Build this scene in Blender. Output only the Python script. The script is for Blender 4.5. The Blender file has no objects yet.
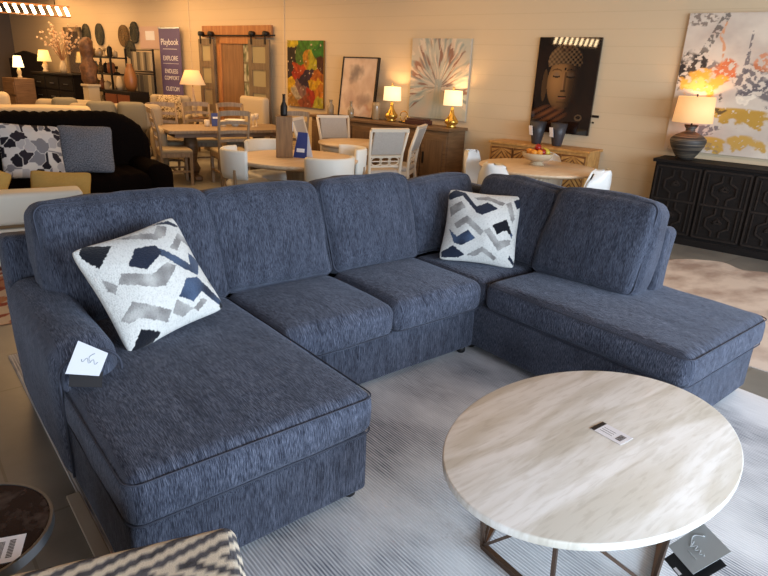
import bpy, bmesh, math, random
from mathutils import Vector, Matrix, noise, Euler
PI = math.pi
R = math.radians
SC = bpy.context.scene
COL = SC.collection
random.seed(4)

# ------------------------------------------------------------------ camera
F, YAW, PITCH, ROLL, CX, CY, CZ = 598.843, 0.70411, 0.34522, 0.04669, -1.30935, -2.26056, 1.68132
cam = bpy.data.cameras.new('camera')
cam.sensor_width = 36.0
cam.lens = F / 768 * 36
cam.clip_start = 0.05
co = bpy.data.objects.new('camera', cam)
COL.objects.link(co)
fw = Vector((math.sin(YAW) * math.cos(PITCH), math.cos(YAW) * math.cos(PITCH), -math.sin(PITCH)))
rt = Vector((math.cos(YAW), -math.sin(YAW), 0))
up = rt.cross(fw)
r2 = rt * math.cos(ROLL) + up * math.sin(ROLL)
u2 = up * math.cos(ROLL) - rt * math.sin(ROLL)
m = Matrix((r2, u2, -fw)).transposed().to_4x4()
m.translation = Vector((CX, CY, CZ))
co.matrix_world = m
SC.camera = co

# ------------------------------------------------------------------ world, exposure, large lights
SC.view_settings.view_transform = 'Standard'
SC.view_settings.look = 'None'
SC.view_settings.gamma = 1
SC.view_settings.use_curve_mapping = False
SC.view_settings.exposure = 0.0
w = bpy.data.worlds.new('world')
SC.world = w
w.use_nodes = True
w.node_tree.nodes['Background'].inputs[0].default_value = (0.75, 0.85, 1.0, 1)
w.node_tree.nodes['Background'].inputs[1].default_value = 1.0

def area(name, loc, target, sx, sy, power, colr):
    l = bpy.data.lights.new(name, 'AREA')
    l.shape = 'RECTANGLE'
    l.size, l.size_y = sx, sy
    l.energy = power
    l.color = colr
    o = bpy.data.objects.new(name, l)
    COL.objects.link(o)
    o.location = loc
    o.rotation_euler = (Vector(target) - Vector(loc)).to_track_quat('-Z', 'Y').to_euler()
    return o
# daylight through the shop windows behind the camera
area('window_daylight', (2.6, -5.75, 1.75), (2.2, 0, 0.75), 6.0, 2.3, 560, (0.66, 0.82, 1.0))
area('window_daylight', (-3.2, -5.75, 1.75), (-1.6, 0, 0.7), 3.0, 2.3, 210, (0.78, 0.88, 1.0))
# warm ceiling lighting of the showroom
area('ceiling_warm_light', (3.2, 3.0, 3.1), (3.2, 3.0, 0), 3.2, 3.2, 42, (1.0, 0.62, 0.28))
area('ceiling_warm_light', (1.6, 8.2, 3.1), (1.6, 8.2, 0), 4.0, 5.0, 260, (1.0, 0.58, 0.24))
area('ceiling_warm_light', (1.0, 13.6, 3.1), (1.0, 13.6, 0), 3.5, 4.0, 190, (1.0, 0.58, 0.25))
area('ceiling_warm_light', (3.7, -1.4, 3.1), (3.7, -1.4, 0), 2.0, 2.5, 26, (1.0, 0.64, 0.32))

# ------------------------------------------------------------------ helpers
def lin(c):
    return tuple((v / 12.92 if v <= 0.04045 else ((v + 0.055) / 1.055) ** 2.4) for v in c)
def rgb(r, g, b):
    return lin((r / 255, g / 255, b / 255)) + (1,)

def mat(name, colr, rough=0.6, metal=0.0, c2=None, scale=(8, 8, 8), nscale=1.0, detail=4, bump=0.0, bscale=None,
        sheen=0.0, emit=None, estr=0.0, ramp=(0.35, 0.65), spec=0.5, trans=0.0, coords='Object'):
    m = bpy.data.materials.new(name)
    m.use_nodes = True
    nt = m.node_tree
    b = nt.nodes['Principled BSDF']
    b.inputs['Base Color'].default_value = colr
    b.inputs['Roughness'].default_value = rough
    b.inputs['Metallic'].default_value = metal
    b.inputs['Specular IOR Level'].default_value = spec
    if trans:
        b.inputs['Transmission Weight'].default_value = trans
    if sheen:
        b.inputs['Sheen Weight'].default_value = sheen
        b.inputs['Sheen Roughness'].default_value = 0.4
    if emit:
        b.inputs['Emission Color'].default_value = emit
        b.inputs['Emission Strength'].default_value = estr
    if c2 or bump:
        tc = nt.nodes.new('ShaderNodeTexCoord')
        mp = nt.nodes.new('ShaderNodeMapping')
        mp.inputs['Scale'].default_value = scale
        nt.links.new(tc.outputs[coords], mp.inputs[0])
        nz = nt.nodes.new('ShaderNodeTexNoise')
        nz.inputs['Scale'].default_value = nscale
        nz.inputs['Detail'].default_value = detail
        nt.links.new(mp.outputs[0], nz.inputs['Vector'])
        if c2:
            rp = nt.nodes.new('ShaderNodeValToRGB')
            rp.color_ramp.elements[0].position = ramp[0]
            rp.color_ramp.elements[1].position = ramp[1]
            rp.color_ramp.elements[0].color = colr
            rp.color_ramp.elements[1].color = c2
            nt.links.new(nz.outputs[0], rp.inputs[0])
            nt.links.new(rp.outputs[0], b.inputs['Base Color'])
        if bump:
            bp = nt.nodes.new('ShaderNodeBump')
            bp.inputs['Strength'].default_value = bump
            bp.inputs['Distance'].default_value = 0.01
            nt.links.new(nz.outputs[0], bp.inputs['Height'])
            nt.links.new(bp.outputs[0], b.inputs['Normal'])
    return m

def attr_mat(name, rough=0.6, spec=0.4, bump=0.0, bs=200, sheen=0.0):
    m = bpy.data.materials.new(name)
    m.use_nodes = True
    nt = m.node_tree
    b = nt.nodes['Principled BSDF']
    b.inputs['Roughness'].default_value = rough
    b.inputs['Specular IOR Level'].default_value = spec
    b.inputs['Sheen Weight'].default_value = sheen
    a = nt.nodes.new('ShaderNodeAttribute')
    a.attribute_name = 'Col'
    nt.links.new(a.outputs['Color'], b.inputs['Base Color'])
    if bump:
        tc = nt.nodes.new('ShaderNodeTexCoord')
        nz = nt.nodes.new('ShaderNodeTexNoise')
        nz.inputs['Scale'].default_value = bs
        nt.links.new(tc.outputs['Object'], nz.inputs['Vector'])
        bp = nt.nodes.new('ShaderNodeBump')
        bp.inputs['Strength'].default_value = bump
        bp.inputs['Distance'].default_value = 0.01
        nt.links.new(nz.outputs[0], bp.inputs['Height'])
        nt.links.new(bp.outputs[0], b.inputs['Normal'])
    return m

class MB:
    """collects shapes into one mesh"""
    def __init__(s):
        s.v = []; s.f = []; s.sm = []; s.c = []
    def add(s, vs, fs, smooth=False, M=None):
        o = len(s.v)
        for p in vs:
            p = Vector(p)
            s.v.append(M @ p if M is not None else p)
        for f in fs:
            s.f.append([i + o for i in f]); s.sm.append(smooth)
        return s
    def box(s, c, d, rot=None, bev=0.0, taper=(1, 1)):
        hx, hy, hz = d[0] / 2, d[1] / 2, d[2] / 2
        M = Matrix.Translation(Vector(c))
        if rot: M = M @ Euler(rot).to_matrix().to_4x4()
        if bev <= 0:
            tx, ty = taper
            vs = [(-hx, -hy, -hz), (hx, -hy, -hz), (hx, hy, -hz), (-hx, hy, -hz),
                  (-hx * tx, -hy * ty, hz), (hx * tx, -hy * ty, hz), (hx * tx, hy * ty, hz), (-hx * tx, hy * ty, hz)]
            fs = [(0, 3, 2, 1), (4, 5, 6, 7), (0, 1, 5, 4), (1, 2, 6, 5), (2, 3, 7, 6), (3, 0, 4, 7)]
            return s.add(vs, fs, False, M)
        bm = bmesh.new()
        bmesh.ops.create_cube(bm, size=1)
        for v in bm.verts: v.co = Vector((v.co.x * d[0], v.co.y * d[1], v.co.z * d[2]))
        bmesh.ops.bevel(bm, geom=bm.edges[:], offset=min(bev, min(d) * .49), segments=2, affect='EDGES', profile=0.5)
        bm.verts.index_update()
        s.add([v.co.copy() for v in bm.verts], [[v.index for v in f.verts] for f in bm.faces], False, M)
        bm.free()
        return s
    def tube(s, pts, r, n=8, cap=True, closed=False):
        pts = [Vector(p) for p in pts]
        rs = r if isinstance(r, (list, tuple)) else [r] * len(pts)
        N = len(pts); vs = []
        prev = None
        for i, p in enumerate(pts):
            if closed: t = pts[(i + 1) % N] - pts[i - 1]
            else: t = pts[min(i + 1, N - 1)] - pts[max(i - 1, 0)]
            t.normalize()
            a = prev if prev is not None else (Vector((0, 0, 1)) if abs(t.z) < 0.9 else Vector((1, 0, 0)))
            a = (a - t * a.dot(t))
            if a.length < 1e-5: a = t.orthogonal()
            a.normalize(); prev = a
            b = t.cross(a)
            for k in range(n):
                an = 2 * PI * k / n
                vs.append(p + (a * math.cos(an) + b * math.sin(an)) * rs[i])
        fs = []
        for i in range(N if closed else N - 1):
            j = (i + 1) % N
            for k in range(n):
                fs.append((i * n + k, i * n + (k + 1) % n, j * n + (k + 1) % n, j * n + k))
        if cap and not closed:
            fs.append(tuple(range(n))[::-1]); fs.append(tuple((N - 1) * n + k for k in range(n)))
        return s.add(vs, fs, True)
    def bar(s, a, b, w, d=None):
        """square bar between two points"""
        d = d or w
        a = Vector(a); b = Vector(b); t = (b - a)
        M = Matrix.Translation((a + b) / 2) @ t.to_track_quat('Z', 'Y').to_matrix().to_4x4()
        return s.add([M @ Vector(p) for p in [(-w/2, -d/2, -t.length/2), (w/2, -d/2, -t.length/2), (w/2, d/2, -t.length/2), (-w/2, d/2, -t.length/2),
                      (-w/2, -d/2, t.length/2), (w/2, -d/2, t.length/2), (w/2, d/2, t.length/2), (-w/2, d/2, t.length/2)]],
                     [(0, 3, 2, 1), (4, 5, 6, 7), (0, 1, 5, 4), (1, 2, 6, 5), (2, 3, 7, 6), (3, 0, 4, 7)])
    def lathe(s, prof, n=32, c=(0, 0, 0), smooth=True):
        vs = []
        for r, z in prof:
            for k in range(n):
                a = 2 * PI * k / n
                vs.append((c[0] + r * math.cos(a), c[1] + r * math.sin(a), c[2] + z))
        fs = []
        for i in range(len(prof) - 1):
            for k in range(n):
                fs.append((i * n + k, i * n + (k + 1) % n, (i + 1) * n + (k + 1) % n, (i + 1) * n + k))
        if prof[0][0] > 1e-4: fs.append(tuple(range(n))[::-1])
        if prof[-1][0] > 1e-4: fs.append(tuple((len(prof) - 1) * n + k for k in range(n)))
        return s.add(vs, fs, smooth)
    def prism(s, outline, z0, z1, M=None):
        n = len(outline)
        vs = [(x, y, z0) for x, y in outline] + [(x, y, z1) for x, y in outline]
        fs = [tuple(range(n))[::-1], tuple(range(n, 2 * n))] + [(i, (i + 1) % n, n + (i + 1) % n, n + i) for i in range(n)]
        return s.add(vs, fs, False, M)
    def soft(s, d, r, crown=(0, 0, 0), c=(0, 0, 0), M=None, nz=0.006, seed=0, k=4, m=12, fn=None):
        """soft rounded upholstery block; crown = bulge of the x, y, z faces"""
        h = [d[0] / 2, d[1] / 2, d[2] / 2]
        r = min(r, min(h) * .98)
        def samples(H):
            i = H - r
            mm = max(2, int(m * i / 0.35)) if i > 0.02 else 1
            mm = min(mm, 26 if m <= 12 else 110)
            a = [-H + r * (1 - math.cos(PI / 2 * q / k)) * 0 - 0 + r * q / k for q in range(k)]
            b = [-i + 2 * i * q / mm for q in range(mm + 1)]
            e = [-x for x in reversed(a)]
            return a + b + e
        S = [samples(x) for x in h]
        idx = {}; vs = []; fs = []
        def vert(p):
            key = tuple(round(x, 5) for x in p)
            if key in idx: return idx[key]
            q = Vector([max(-(h[a] - r), min(h[a] - r, p[a])) for a in range(3)])
            dd = Vector(p) - q
            if dd.length > 1e-9: dd.normalize()
            o = q + dd * r
            f = [1 - (p[a] / h[a]) ** 2 for a in range(3)]
            o.z += (1 if p[2] > 0 else -1) * crown[2] * (f[0] * f[1]) ** 0.7 * (abs(p[2]) / h[2])
            o.y += (1 if p[1] > 0 else -1) * crown[1] * (f[0] * f[2]) ** 0.7 * (abs(p[1]) / h[1])
            o.x += (1 if p[0] > 0 else -1) * crown[0] * (f[1] * f[2]) ** 0.7 * (abs(p[0]) / h[0])
            if nz:
                nv = noise.noise_vector(o * 4.5 + Vector((seed * 7.3, seed * 3.1, 0)))
                nw = noise.noise_vector(o * 13 + Vector((seed * 2.3, 0, seed * 3.1)))
                o += nv * nz * 1.6 + nw * nz * 0.5
            if fn: o = fn(o)
            idx[key] = len(vs); vs.append(o + Vector(c))
            return idx[key]
        for ax in range(3):
            u, v = (ax + 1) % 3, (ax + 2) % 3
            for sg in (-1, 1):
                for i in range(len(S[u]) - 1):
                    for j in range(len(S[v]) - 1):
                        q = []
                        for (a, b) in ((i, j), (i + 1, j), (i + 1, j + 1), (i, j + 1)):
                            p = [0, 0, 0]; p[ax] = sg * h[ax]; p[u] = S[u][a]; p[v] = S[v][b]
                            q.append(vert(p))
                        if len(set(q)) == 4: fs.append(q if sg > 0 else q[::-1])
        return s.add(vs, fs, True, M)
    def build(s, name, material=None, parent=None, loc=None, rot=None):
        me = bpy.data.meshes.new(name)
        me.from_pydata([tuple(v) for v in s.v], [], s.f)
        me.polygons.foreach_set('use_smooth', s.sm)
        me.update()
        if material: me.materials.append(material)
        o = bpy.data.objects.new(name, me)
        COL.objects.link(o)
        if loc is not None: o.location = loc
        if rot is not None: o.rotation_euler = rot
        if parent: o.parent = parent
        return o

def ring_path(w, d, r, z, n=6):
    pts = []
    for cx, cy, a0 in ((w/2-r, d/2-r, 0), (-w/2+r, d/2-r, 90), (-w/2+r, -d/2+r, 180), (w/2-r, -d/2+r, 270)):
        for k in range(n + 1):
            a = R(a0 + 90 * k / n)
            pts.append((cx + r * math.cos(a), cy + r * math.sin(a), z))
    return pts

def thing(name, label, cat, loc=(0, 0, 0), rz=0, group=None):
    o = bpy.data.objects.new(name, None)
    COL.objects.link(o)
    o.empty_display_size = 0.1
    o.location = loc; o.rotation_euler = (0, 0, rz)
    o['label'] = label; o['category'] = cat
    if group: o['group'] = group
    return o
def tag(o, label, cat, group=None):
    o['label'] = label; o['category'] = cat
    if group: o['group'] = group
    return o
def struct(o):
    o['kind'] = 'structure'
    return o
def dup(root, loc, rz, label, group=None):
    r = root.copy(); COL.objects.link(r)
    r.location = loc
    r.rotation_euler = (0, 0, rz)
    r['label'] = label
    if group: r['group'] = group
    for ch in list(root.children):
        c = ch.copy(); COL.objects.link(c); c.parent = r
        for g in ch.children:
            d = g.copy(); COL.objects.link(d); d.parent = c
    return r

# the shiplap wall runs 12 degrees off the room's long axis: s = distance along it, n = distance out from it
WRZ = R(-78)
WD = Vector((-math.sin(R(12)), math.cos(R(12)), 0))
WN = Vector((-math.cos(R(12)), -math.sin(R(12)), 0))
W0 = Vector((6.15, -0.25, 0))
def wp(s, n, z=0):
    return W0 + WD * s + WN * n + Vector((0, 0, z))

def painted(name, w, h, nx, ny, fn, material, parent=None, thick=0.0, loc=None, rot=None):
    """upright panel in the local XZ plane facing -Y, colours per vertex"""
    vs = []; fs = []; cols = []
    for j in range(ny + 1):
        for i in range(nx + 1):
            u, v = i / nx, j / ny
            vs.append(((u - .5) * w, 0, v * h)); cols.append(fn(u, v))
    for j in range(ny):
        for i in range(nx):
            a = j * (nx + 1) + i
            fs.append((a, a + 1, a + nx + 2, a + nx + 1))
    if thick:
        b = len(vs)
        ec = cols[0]
        for x, z in ((-w/2, 0), (w/2, 0), (w/2, h), (-w/2, h)):
            vs.append((x, 0.0005, z)); cols.append(ec)
            vs.append((x, thick, z)); cols.append(ec)
        for q in range(4):
            a = b + 2 * q; c = b + 2 * ((q + 1) % 4)
            fs.append((a, a + 1, c + 1, c))
        fs.append((b + 1, b + 7, b + 5, b + 3))
    me = bpy.data.meshes.new(name)
    me.from_pydata(vs, [], fs)
    ca = me.color_attributes.new('Col', 'FLOAT_COLOR', 'POINT')
    flat = []
    for c in cols: flat += [c[0], c[1], c[2], 1.0]
    ca.data.foreach_set('color', flat)
    me.materials.append(material)
    o = bpy.data.objects.new(name, me); COL.objects.link(o)
    if loc is not None: o.location = loc
    if rot is not None: o.rotation_euler = rot
    if parent: o.parent = parent
    return o

def text_obj(name, body, size, material, parent, loc, rot, align='CENTER', ext=0.0006, shear=0.0):
    cu = bpy.data.curves.new(name, 'FONT')
    cu.body = body; cu.size = size; cu.align_x = align; cu.extrude = ext; cu.shear = shear
    t = bpy.data.objects.new(name, cu)
    COL.objects.link(t)
    dg = bpy.context.evaluated_depsgraph_get()
    me = bpy.data.meshes.new_from_object(t.evaluated_get(dg))
    bpy.data.objects.remove(t)
    me.materials.clear(); me.materials.append(material)
    o = bpy.data.objects.new(name, me); COL.objects.link(o)
    o.location = loc; o.rotation_euler = rot
    if parent: o.parent = parent
    return o

def mix(a, b, t):
    t = max(0, min(1, t))
    return tuple(a[i] * (1 - t) + b[i] * t for i in range(3))
def sstep(a, b, x):
    t = max(0, min(1, (x - a) / (b - a))); return t * t * (3 - 2 * t)
def N(x, y, s=1.0, z=0.0):
    return noise.noise(Vector((x * s, y * s, z)))
def fbm(x, y, s=1.0, z=0.0, o=4):
    return noise.fractal(Vector((x * s, y * s, z)), 1.0, 2.0, o)

# ------------------------------------------------------------------ materials
def chenille(name, a, b, c, streak):
    m = bpy.data.materials.new(name); m.use_nodes = True
    nt = m.node_tree; P = nt.nodes['Principled BSDF']
    P.inputs['Roughness'].default_value = 0.85
    P.inputs['Specular IOR Level'].default_value = 0.15
    P.inputs['Sheen Weight'].default_value = 0.35
    P.inputs['Sheen Roughness'].default_value = 0.45
    P.inputs['Sheen Tint'].default_value = rgb(175, 185, 205)
    tc = nt.nodes.new('ShaderNodeTexCoord')
    sn_ = nt.nodes.new('ShaderNodeSeparateXYZ'); nt.links.new(tc.outputs['Normal'], sn_.inputs[0])
    ab = nt.nodes.new('ShaderNodeMath'); ab.operation = 'ABSOLUTE'; nt.links.new(sn_.outputs[0], ab.inputs[0])
    gt = nt.nodes.new('ShaderNodeMapRange'); gt.inputs[1].default_value = .6; gt.inputs[2].default_value = .75
    nt.links.new(ab.outputs[0], gt.inputs[0])
    def nz(scale, det, rough=0.6, sides=False):
        mp = nt.nodes.new('ShaderNodeMapping'); mp.inputs['Scale'].default_value = scale
        nt.links.new(tc.outputs['Object'], mp.inputs[0])
        out = mp.outputs[0]
        if sides:      # the nap runs up and down on the side faces
            mb = nt.nodes.new('ShaderNodeMapping'); mb.inputs['Scale'].default_value = (40, scale[0], 40)
            nt.links.new(tc.outputs['Object'], mb.inputs[0])
            mv = nt.nodes.new('ShaderNodeMixRGB'); nt.links.new(gt.outputs[0], mv.inputs[0])
            nt.links.new(mp.outputs[0], mv.inputs[1]); nt.links.new(mb.outputs[0], mv.inputs[2]); out = mv.outputs[0]
        n = nt.nodes.new('ShaderNodeTexNoise'); n.inputs['Scale'].default_value = 1; n.inputs['Detail'].default_value = det
        n.inputs['Roughness'].default_value = rough
        nt.links.new(out, n.inputs['Vector'])
        return n
    n1 = nz(streak, 3, 0.7, True)
    n2 = nz((20, 4.5, 4.5), 3)
    rp = nt.nodes.new('ShaderNodeValToRGB')
    e = rp.color_ramp.elements
    e[0].position = 0.38; e[0].color = a
    e[1].position = 0.63; e[1].color = c
    k = rp.color_ramp.elements.new(0.5); k.color = b
    nt.links.new(n1.outputs[0], rp.inputs[0])
    mx = nt.nodes.new('ShaderNodeMixRGB'); mx.blend_type = 'MULTIPLY'; mx.inputs[0].default_value = 0.8
    r2_ = nt.nodes.new('ShaderNodeValToRGB')
    r2_.color_ramp.elements[0].position = 0.3; r2_.color_ramp.elements[0].color = (0.5, 0.5, 0.52, 1)
    r2_.color_ramp.elements[1].position = 0.6; r2_.color_ramp.elements[1].color = (1, 1, 1, 1)
    nt.links.new(n2.outputs[0], r2_.inputs[0])
    nt.links.new(rp.outputs[0], mx.inputs[1]); nt.links.new(r2_.outputs[0], mx.inputs[2])
    nt.links.new(mx.outputs[0], P.inputs['Base Color'])
    bp = nt.nodes.new('ShaderNodeBump'); bp.inputs['Strength'].default_value = 0.55; bp.inputs['Distance'].default_value = 0.006
    nt.links.new(n1.outputs[0], bp.inputs['Height'])
    n3 = nz((9, 9, 9), 2)
    bp2 = nt.nodes.new('ShaderNodeBump'); bp2.inputs['Strength'].default_value = 0.35; bp2.inputs['Distance'].default_value = 0.03
    nt.links.new(n3.outputs[0], bp2.inputs['Height']); nt.links.new(bp.outputs[0], bp2.inputs['Normal'])
    nt.links.new(bp2.outputs[0], P.inputs['Normal'])
    return m
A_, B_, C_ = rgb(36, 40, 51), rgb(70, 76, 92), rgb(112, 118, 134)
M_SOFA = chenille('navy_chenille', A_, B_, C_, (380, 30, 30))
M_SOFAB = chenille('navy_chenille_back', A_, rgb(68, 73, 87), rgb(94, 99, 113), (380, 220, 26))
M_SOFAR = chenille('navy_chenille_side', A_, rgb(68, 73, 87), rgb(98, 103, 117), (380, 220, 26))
M_PIPE = mat('navy_piping', rgb(60, 64, 77), 0.9)
M_BLACKPL = mat('black_plastic', rgb(20, 20, 22), 0.5)
M_TRAV = None
def travertine():
    m = bpy.data.materials.new('travertine'); m.use_nodes = True
    nt = m.node_tree; P = nt.nodes['Principled BSDF']
    P.inputs['Roughness'].default_value = 0.38
    tc = nt.nodes.new('ShaderNodeTexCoord')
    def layer(scale, rot, det, p0, p1, c0, c1, dist=0.0):
        mp = nt.nodes.new('ShaderNodeMapping'); mp.inputs['Scale'].default_value = scale
        mp.inputs['Rotation'].default_value = (0, 0, rot)
        nt.links.new(tc.outputs['Object'], mp.inputs[0])
        n = nt.nodes.new('ShaderNodeTexNoise'); n.inputs['Scale'].default_value = 1; n.inputs['Detail'].default_value = det
        n.inputs['Distortion'].default_value = dist
        nt.links.new(mp.outputs[0], n.inputs['Vector'])
        rp = nt.nodes.new('ShaderNodeValToRGB')
        rp.color_ramp.elements[0].position = p0; rp.color_ramp.elements[0].color = c0
        rp.color_ramp.elements[1].position = p1; rp.color_ramp.elements[1].color = c1
        nt.links.new(n.outputs[0], rp.inputs[0])
        return rp
    a = layer((1.3, 9, 4), R(2), 7, 0.42, 0.60, rgb(216, 212, 200), rgb(247, 247, 243), 0.6)
    b = layer((9, 60, 9), R(4), 5, 0.36, 0.5, (0.74, 0.72, 0.68, 1), (1, 1, 1, 1), 0.4)
    mx = nt.nodes.new('ShaderNodeMixRGB'); mx.blend_type = 'MULTIPLY'; mx.inputs[0].default_value = 0.45
    nt.links.new(a.outputs[0], mx.inputs[1]); nt.links.new(b.outputs[0], mx.inputs[2])
    nt.links.new(mx.outputs[0], P.inputs['Base Color'])
    return m
M_TRAV = travertine()
M_BRONZE = mat('aged_bronze', rgb(112, 92, 78), 0.35, 0.9)
M_WHITE = mat('white_paper', rgb(238, 238, 242), 0.5)
M_BLACK = mat('black_ink', rgb(22, 22, 26), 0.5)
M_GREYCARD = mat('grey_card', rgb(150, 158, 162), 0.35)
M_SILVER = mat('silver_print', rgb(205, 212, 215), 0.3)
M_TAUPE = mat('taupe_washed_wood', rgb(150, 128, 100), 0.55, c2=rgb(126, 104, 80), scale=(30, 30, 4))
M_TAUPED = mat('weathered_wood', rgb(122, 92, 62), 0.5, c2=rgb(98, 72, 46), scale=(4, 4, 34))
M_LIGHTWOOD = mat('pale_oak', rgb(218, 194, 162), 0.42, c2=rgb(204, 176, 142), scale=(5, 30, 5))
M_WHITEWOOD = mat('whitewashed_wood', rgb(214, 200, 178), 0.5)
M_WHITEUP = mat('ivory_leatherette', rgb(226, 224, 214), 0.5)
M_WHITEPL = mat('white_moulded_shell', rgb(226, 226, 222), 0.3)
M_GREYUP = mat('grey_linen', rgb(182, 174, 164), 0.85, c2=rgb(164, 156, 146), scale=(120, 120, 120))
M_CREAMUP = mat('cream_upholstery', rgb(186, 168, 138), 0.85)
M_BEIGEUP = mat('beige_upholstery', rgb(152, 136, 110), 0.85)
M_SAGEUP = mat('sage_grey_upholstery', rgb(112, 106, 90), 0.9)
M_IVORY = mat('ivory_sofa_fabric', rgb(222, 220, 208), 0.8)
M_YELLOW = mat('mustard_fabric', rgb(196, 168, 98), 0.85)
M_BROWNTRIM = mat('brown_wood_trim', rgb(120, 96, 62), 0.6)
M_BLACKFAB = mat('black_plush', rgb(14, 11, 11), 1.0, bump=0.6, scale=(60, 60, 60), spec=0.05)
M_DARKWOOD = mat('espresso_wood', rgb(25, 19, 16), 0.65, spec=.2, c2=rgb(17, 13, 11), scale=(5, 5, 30))
M_GOLD = mat('gold_glass', rgb(214, 170, 80), 0.15, 0.8)
M_SHADE = mat('lit_linen_shade', rgb(240, 220, 180), 0.8, emit=(1.0, 0.7, 0.36, 1), estr=1.15)
M_SHADE2 = mat('warm_linen_shade', rgb(236, 190, 130), 0.8, emit=(1.0, 0.55, 0.24, 1), estr=0.55)
M_METAL = mat('dark_iron', rgb(40, 36, 33), 0.5, 0.6)
M_CHROME = mat('steel_rim', rgb(150, 155, 158), 0.3, 0.9)
M_HERR = mat('honey_mango_wood', rgb(196, 148, 84), 0.45, c2=rgb(168, 120, 62), scale=(20, 20, 20))
M_HERR2 = mat('dark_honey_wood', rgb(110, 70, 34), 0.5)
M_BULB = mat('crystal_bulb', (1, 0.9, 0.75, 1), 0.3, emit=(1.0, 0.72, 0.4, 1), estr=26)
M_COPPER = mat('copper_bar', rgb(170, 110, 60), 0.35, 0.8)

# ------------------------------------------------------------------ room shell
def floor_mat():
    m = bpy.data.materials.new('sealed_concrete'); m.use_nodes = True
    nt = m.node_tree; P = nt.nodes['Principled BSDF']
    P.inputs['Roughness'].default_value = 0.32
    tc = nt.nodes.new('ShaderNodeTexCoord')
    n = nt.nodes.new('ShaderNodeTexNoise'); n.inputs['Scale'].default_value = 1.7; n.inputs['Detail'].default_value = 8
    nt.links.new(tc.outputs['Object'], n.inputs['Vector'])
    rp = nt.nodes.new('ShaderNodeValToRGB')
    rp.color_ramp.elements[0].position = 0.33; rp.color_ramp.elements[0].color = rgb(108, 108, 104)
    rp.color_ramp.elements[1].position = 0.68; rp.color_ramp.elements[1].color = rgb(146, 144, 136)
    nt.links.new(n.outputs[0], rp.inputs[0])
    br = nt.nodes.new('ShaderNodeTexBrick')
    br.offset = 0.0
    br.inputs['Color1'].default_value = (1, 1, 1, 1); br.inputs['Color2'].default_value = (0.93, 0.93, 0.93, 1)
    br.inputs['Mortar'].default_value = (0.72, 0.7, 0.66, 1)
    br.inputs['Scale'].default_value = 1.0; br.inputs['Mortar Size'].default_value = 0.006
    br.inputs['Brick Width'].default_value = 1.15; br.inputs['Row Height'].default_value = 1.15
    nt.links.new(tc.outputs['Object'], br.inputs['Vector'])
    mx = nt.nodes.new('ShaderNodeMixRGB'); mx.blend_type = 'MULTIPLY'; mx.inputs[0].default_value = 1
    nt.links.new(rp.outputs[0], mx.inputs[1]); nt.links.new(br.outputs[0], mx.inputs[2])
    nt.links.new(mx.outputs[0], P.inputs['Base Color'])
    n2 = nt.nodes.new('ShaderNodeMapRange'); n2.inputs[3].default_value = 0.22; n2.inputs[4].default_value = 0.5
    nt.links.new(n.outputs[0], n2.inputs[0]); nt.links.new(n2.outputs[0], P.inputs['Roughness'])
    return m
def wall_mat():
    m = bpy.data.materials.new('cream_shiplap'); m.use_nodes = True
    nt = m.node_tree; P = nt.nodes['Principled BSDF']
    P.inputs['Roughness'].default_value = 0.5
    tc = nt.nodes.new('ShaderNodeTexCoord')
    sx = nt.nodes.new('ShaderNodeSeparateXYZ'); nt.links.new(tc.outputs['Object'], sx.inputs[0])
    # groove every 0.19 m in height
    dv = nt.nodes.new('ShaderNodeMath'); dv.operation = 'DIVIDE'; dv.inputs[1].default_value = 0.19
    nt.links.new(sx.outputs['Z'], dv.inputs[0])
    fr = nt.nodes.new('ShaderNodeMath'); fr.operation = 'FRACT'; nt.links.new(dv.outputs[0], fr.inputs[0])
    gt = nt.nodes.new('ShaderNodeMath'); gt.operation = 'GREATER_THAN'; gt.inputs[1].default_value = 0.045
    nt.links.new(fr.outputs[0], gt.inputs[0])
    mx = nt.nodes.new('ShaderNodeMixRGB')
    mx.inputs[1].default_value = rgb(201, 179, 145); mx.inputs[2].default_value = rgb(208, 186, 152)
    nt.links.new(gt.outputs[0], mx.inputs[0])
    nt.links.new(mx.outputs[0], P.inputs['Base Color'])
    bp = nt.nodes.new('ShaderNodeBump'); bp.inputs['Strength'].default_value = 0.4; bp.inputs['Distance'].default_value = 0.004
    nt.links.new(gt.outputs[0], bp.inputs['Height']); nt.links.new(bp.outputs[0], P.inputs['Normal'])
    return m
M_FLOOR = floor_mat(); M_WALL = wall_mat()
M_PLAIN = mat('plain_cream_wall', rgb(200, 190, 174), 0.7)
M_DARKWALL = mat('charcoal_wall', rgb(92, 80, 70), 0.7)
M_CEIL = mat('brown_ceiling_boards', rgb(150, 104, 66), 0.6, c2=rgb(120, 80, 50), scale=(1, 14, 1))
farc = wp(19.1, 0)
rightc = wp(-5.6, 0)
XL = -7.0; YF = -6.1
outline = [(XL, YF), (rightc.x, YF), (rightc.x, rightc.y), (farc.x, farc.y), (XL, farc.y - 2.0)]
struct(MB().prism(outline, -0.1, 0).build('floor', M_FLOOR))
struct(MB().prism(outline, 3.22, 3.32).build('ceiling', M_CEIL))
L = 24.8
struct(MB().box((0, 0.06, 1.6), (L, 0.12, 3.24)).build('wall_right', M_WALL, loc=wp(19.1 - L / 2 + 0.05, 0), rot=(0, 0, WRZ)))
# dark far wall
dv = Vector((XL, farc.y - 2.0, 0)) - Vector((farc.x, farc.y, 0))
mid = Vector((farc.x, farc.y, 0)) + dv / 2
struct(MB().box((0, 0.06, 1.6), (dv.length, 0.12, 3.24)).build('wall_back', M_DARKWALL, loc=mid, rot=(0, 0, math.atan2(-dv.y, -dv.x))))
struct(MB().box((XL - .06, (YF + farc.y - 2) / 2, 1.6), (.12, farc.y - 2 - YF, 3.24)).build('wall_left', M_PLAIN))
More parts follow.
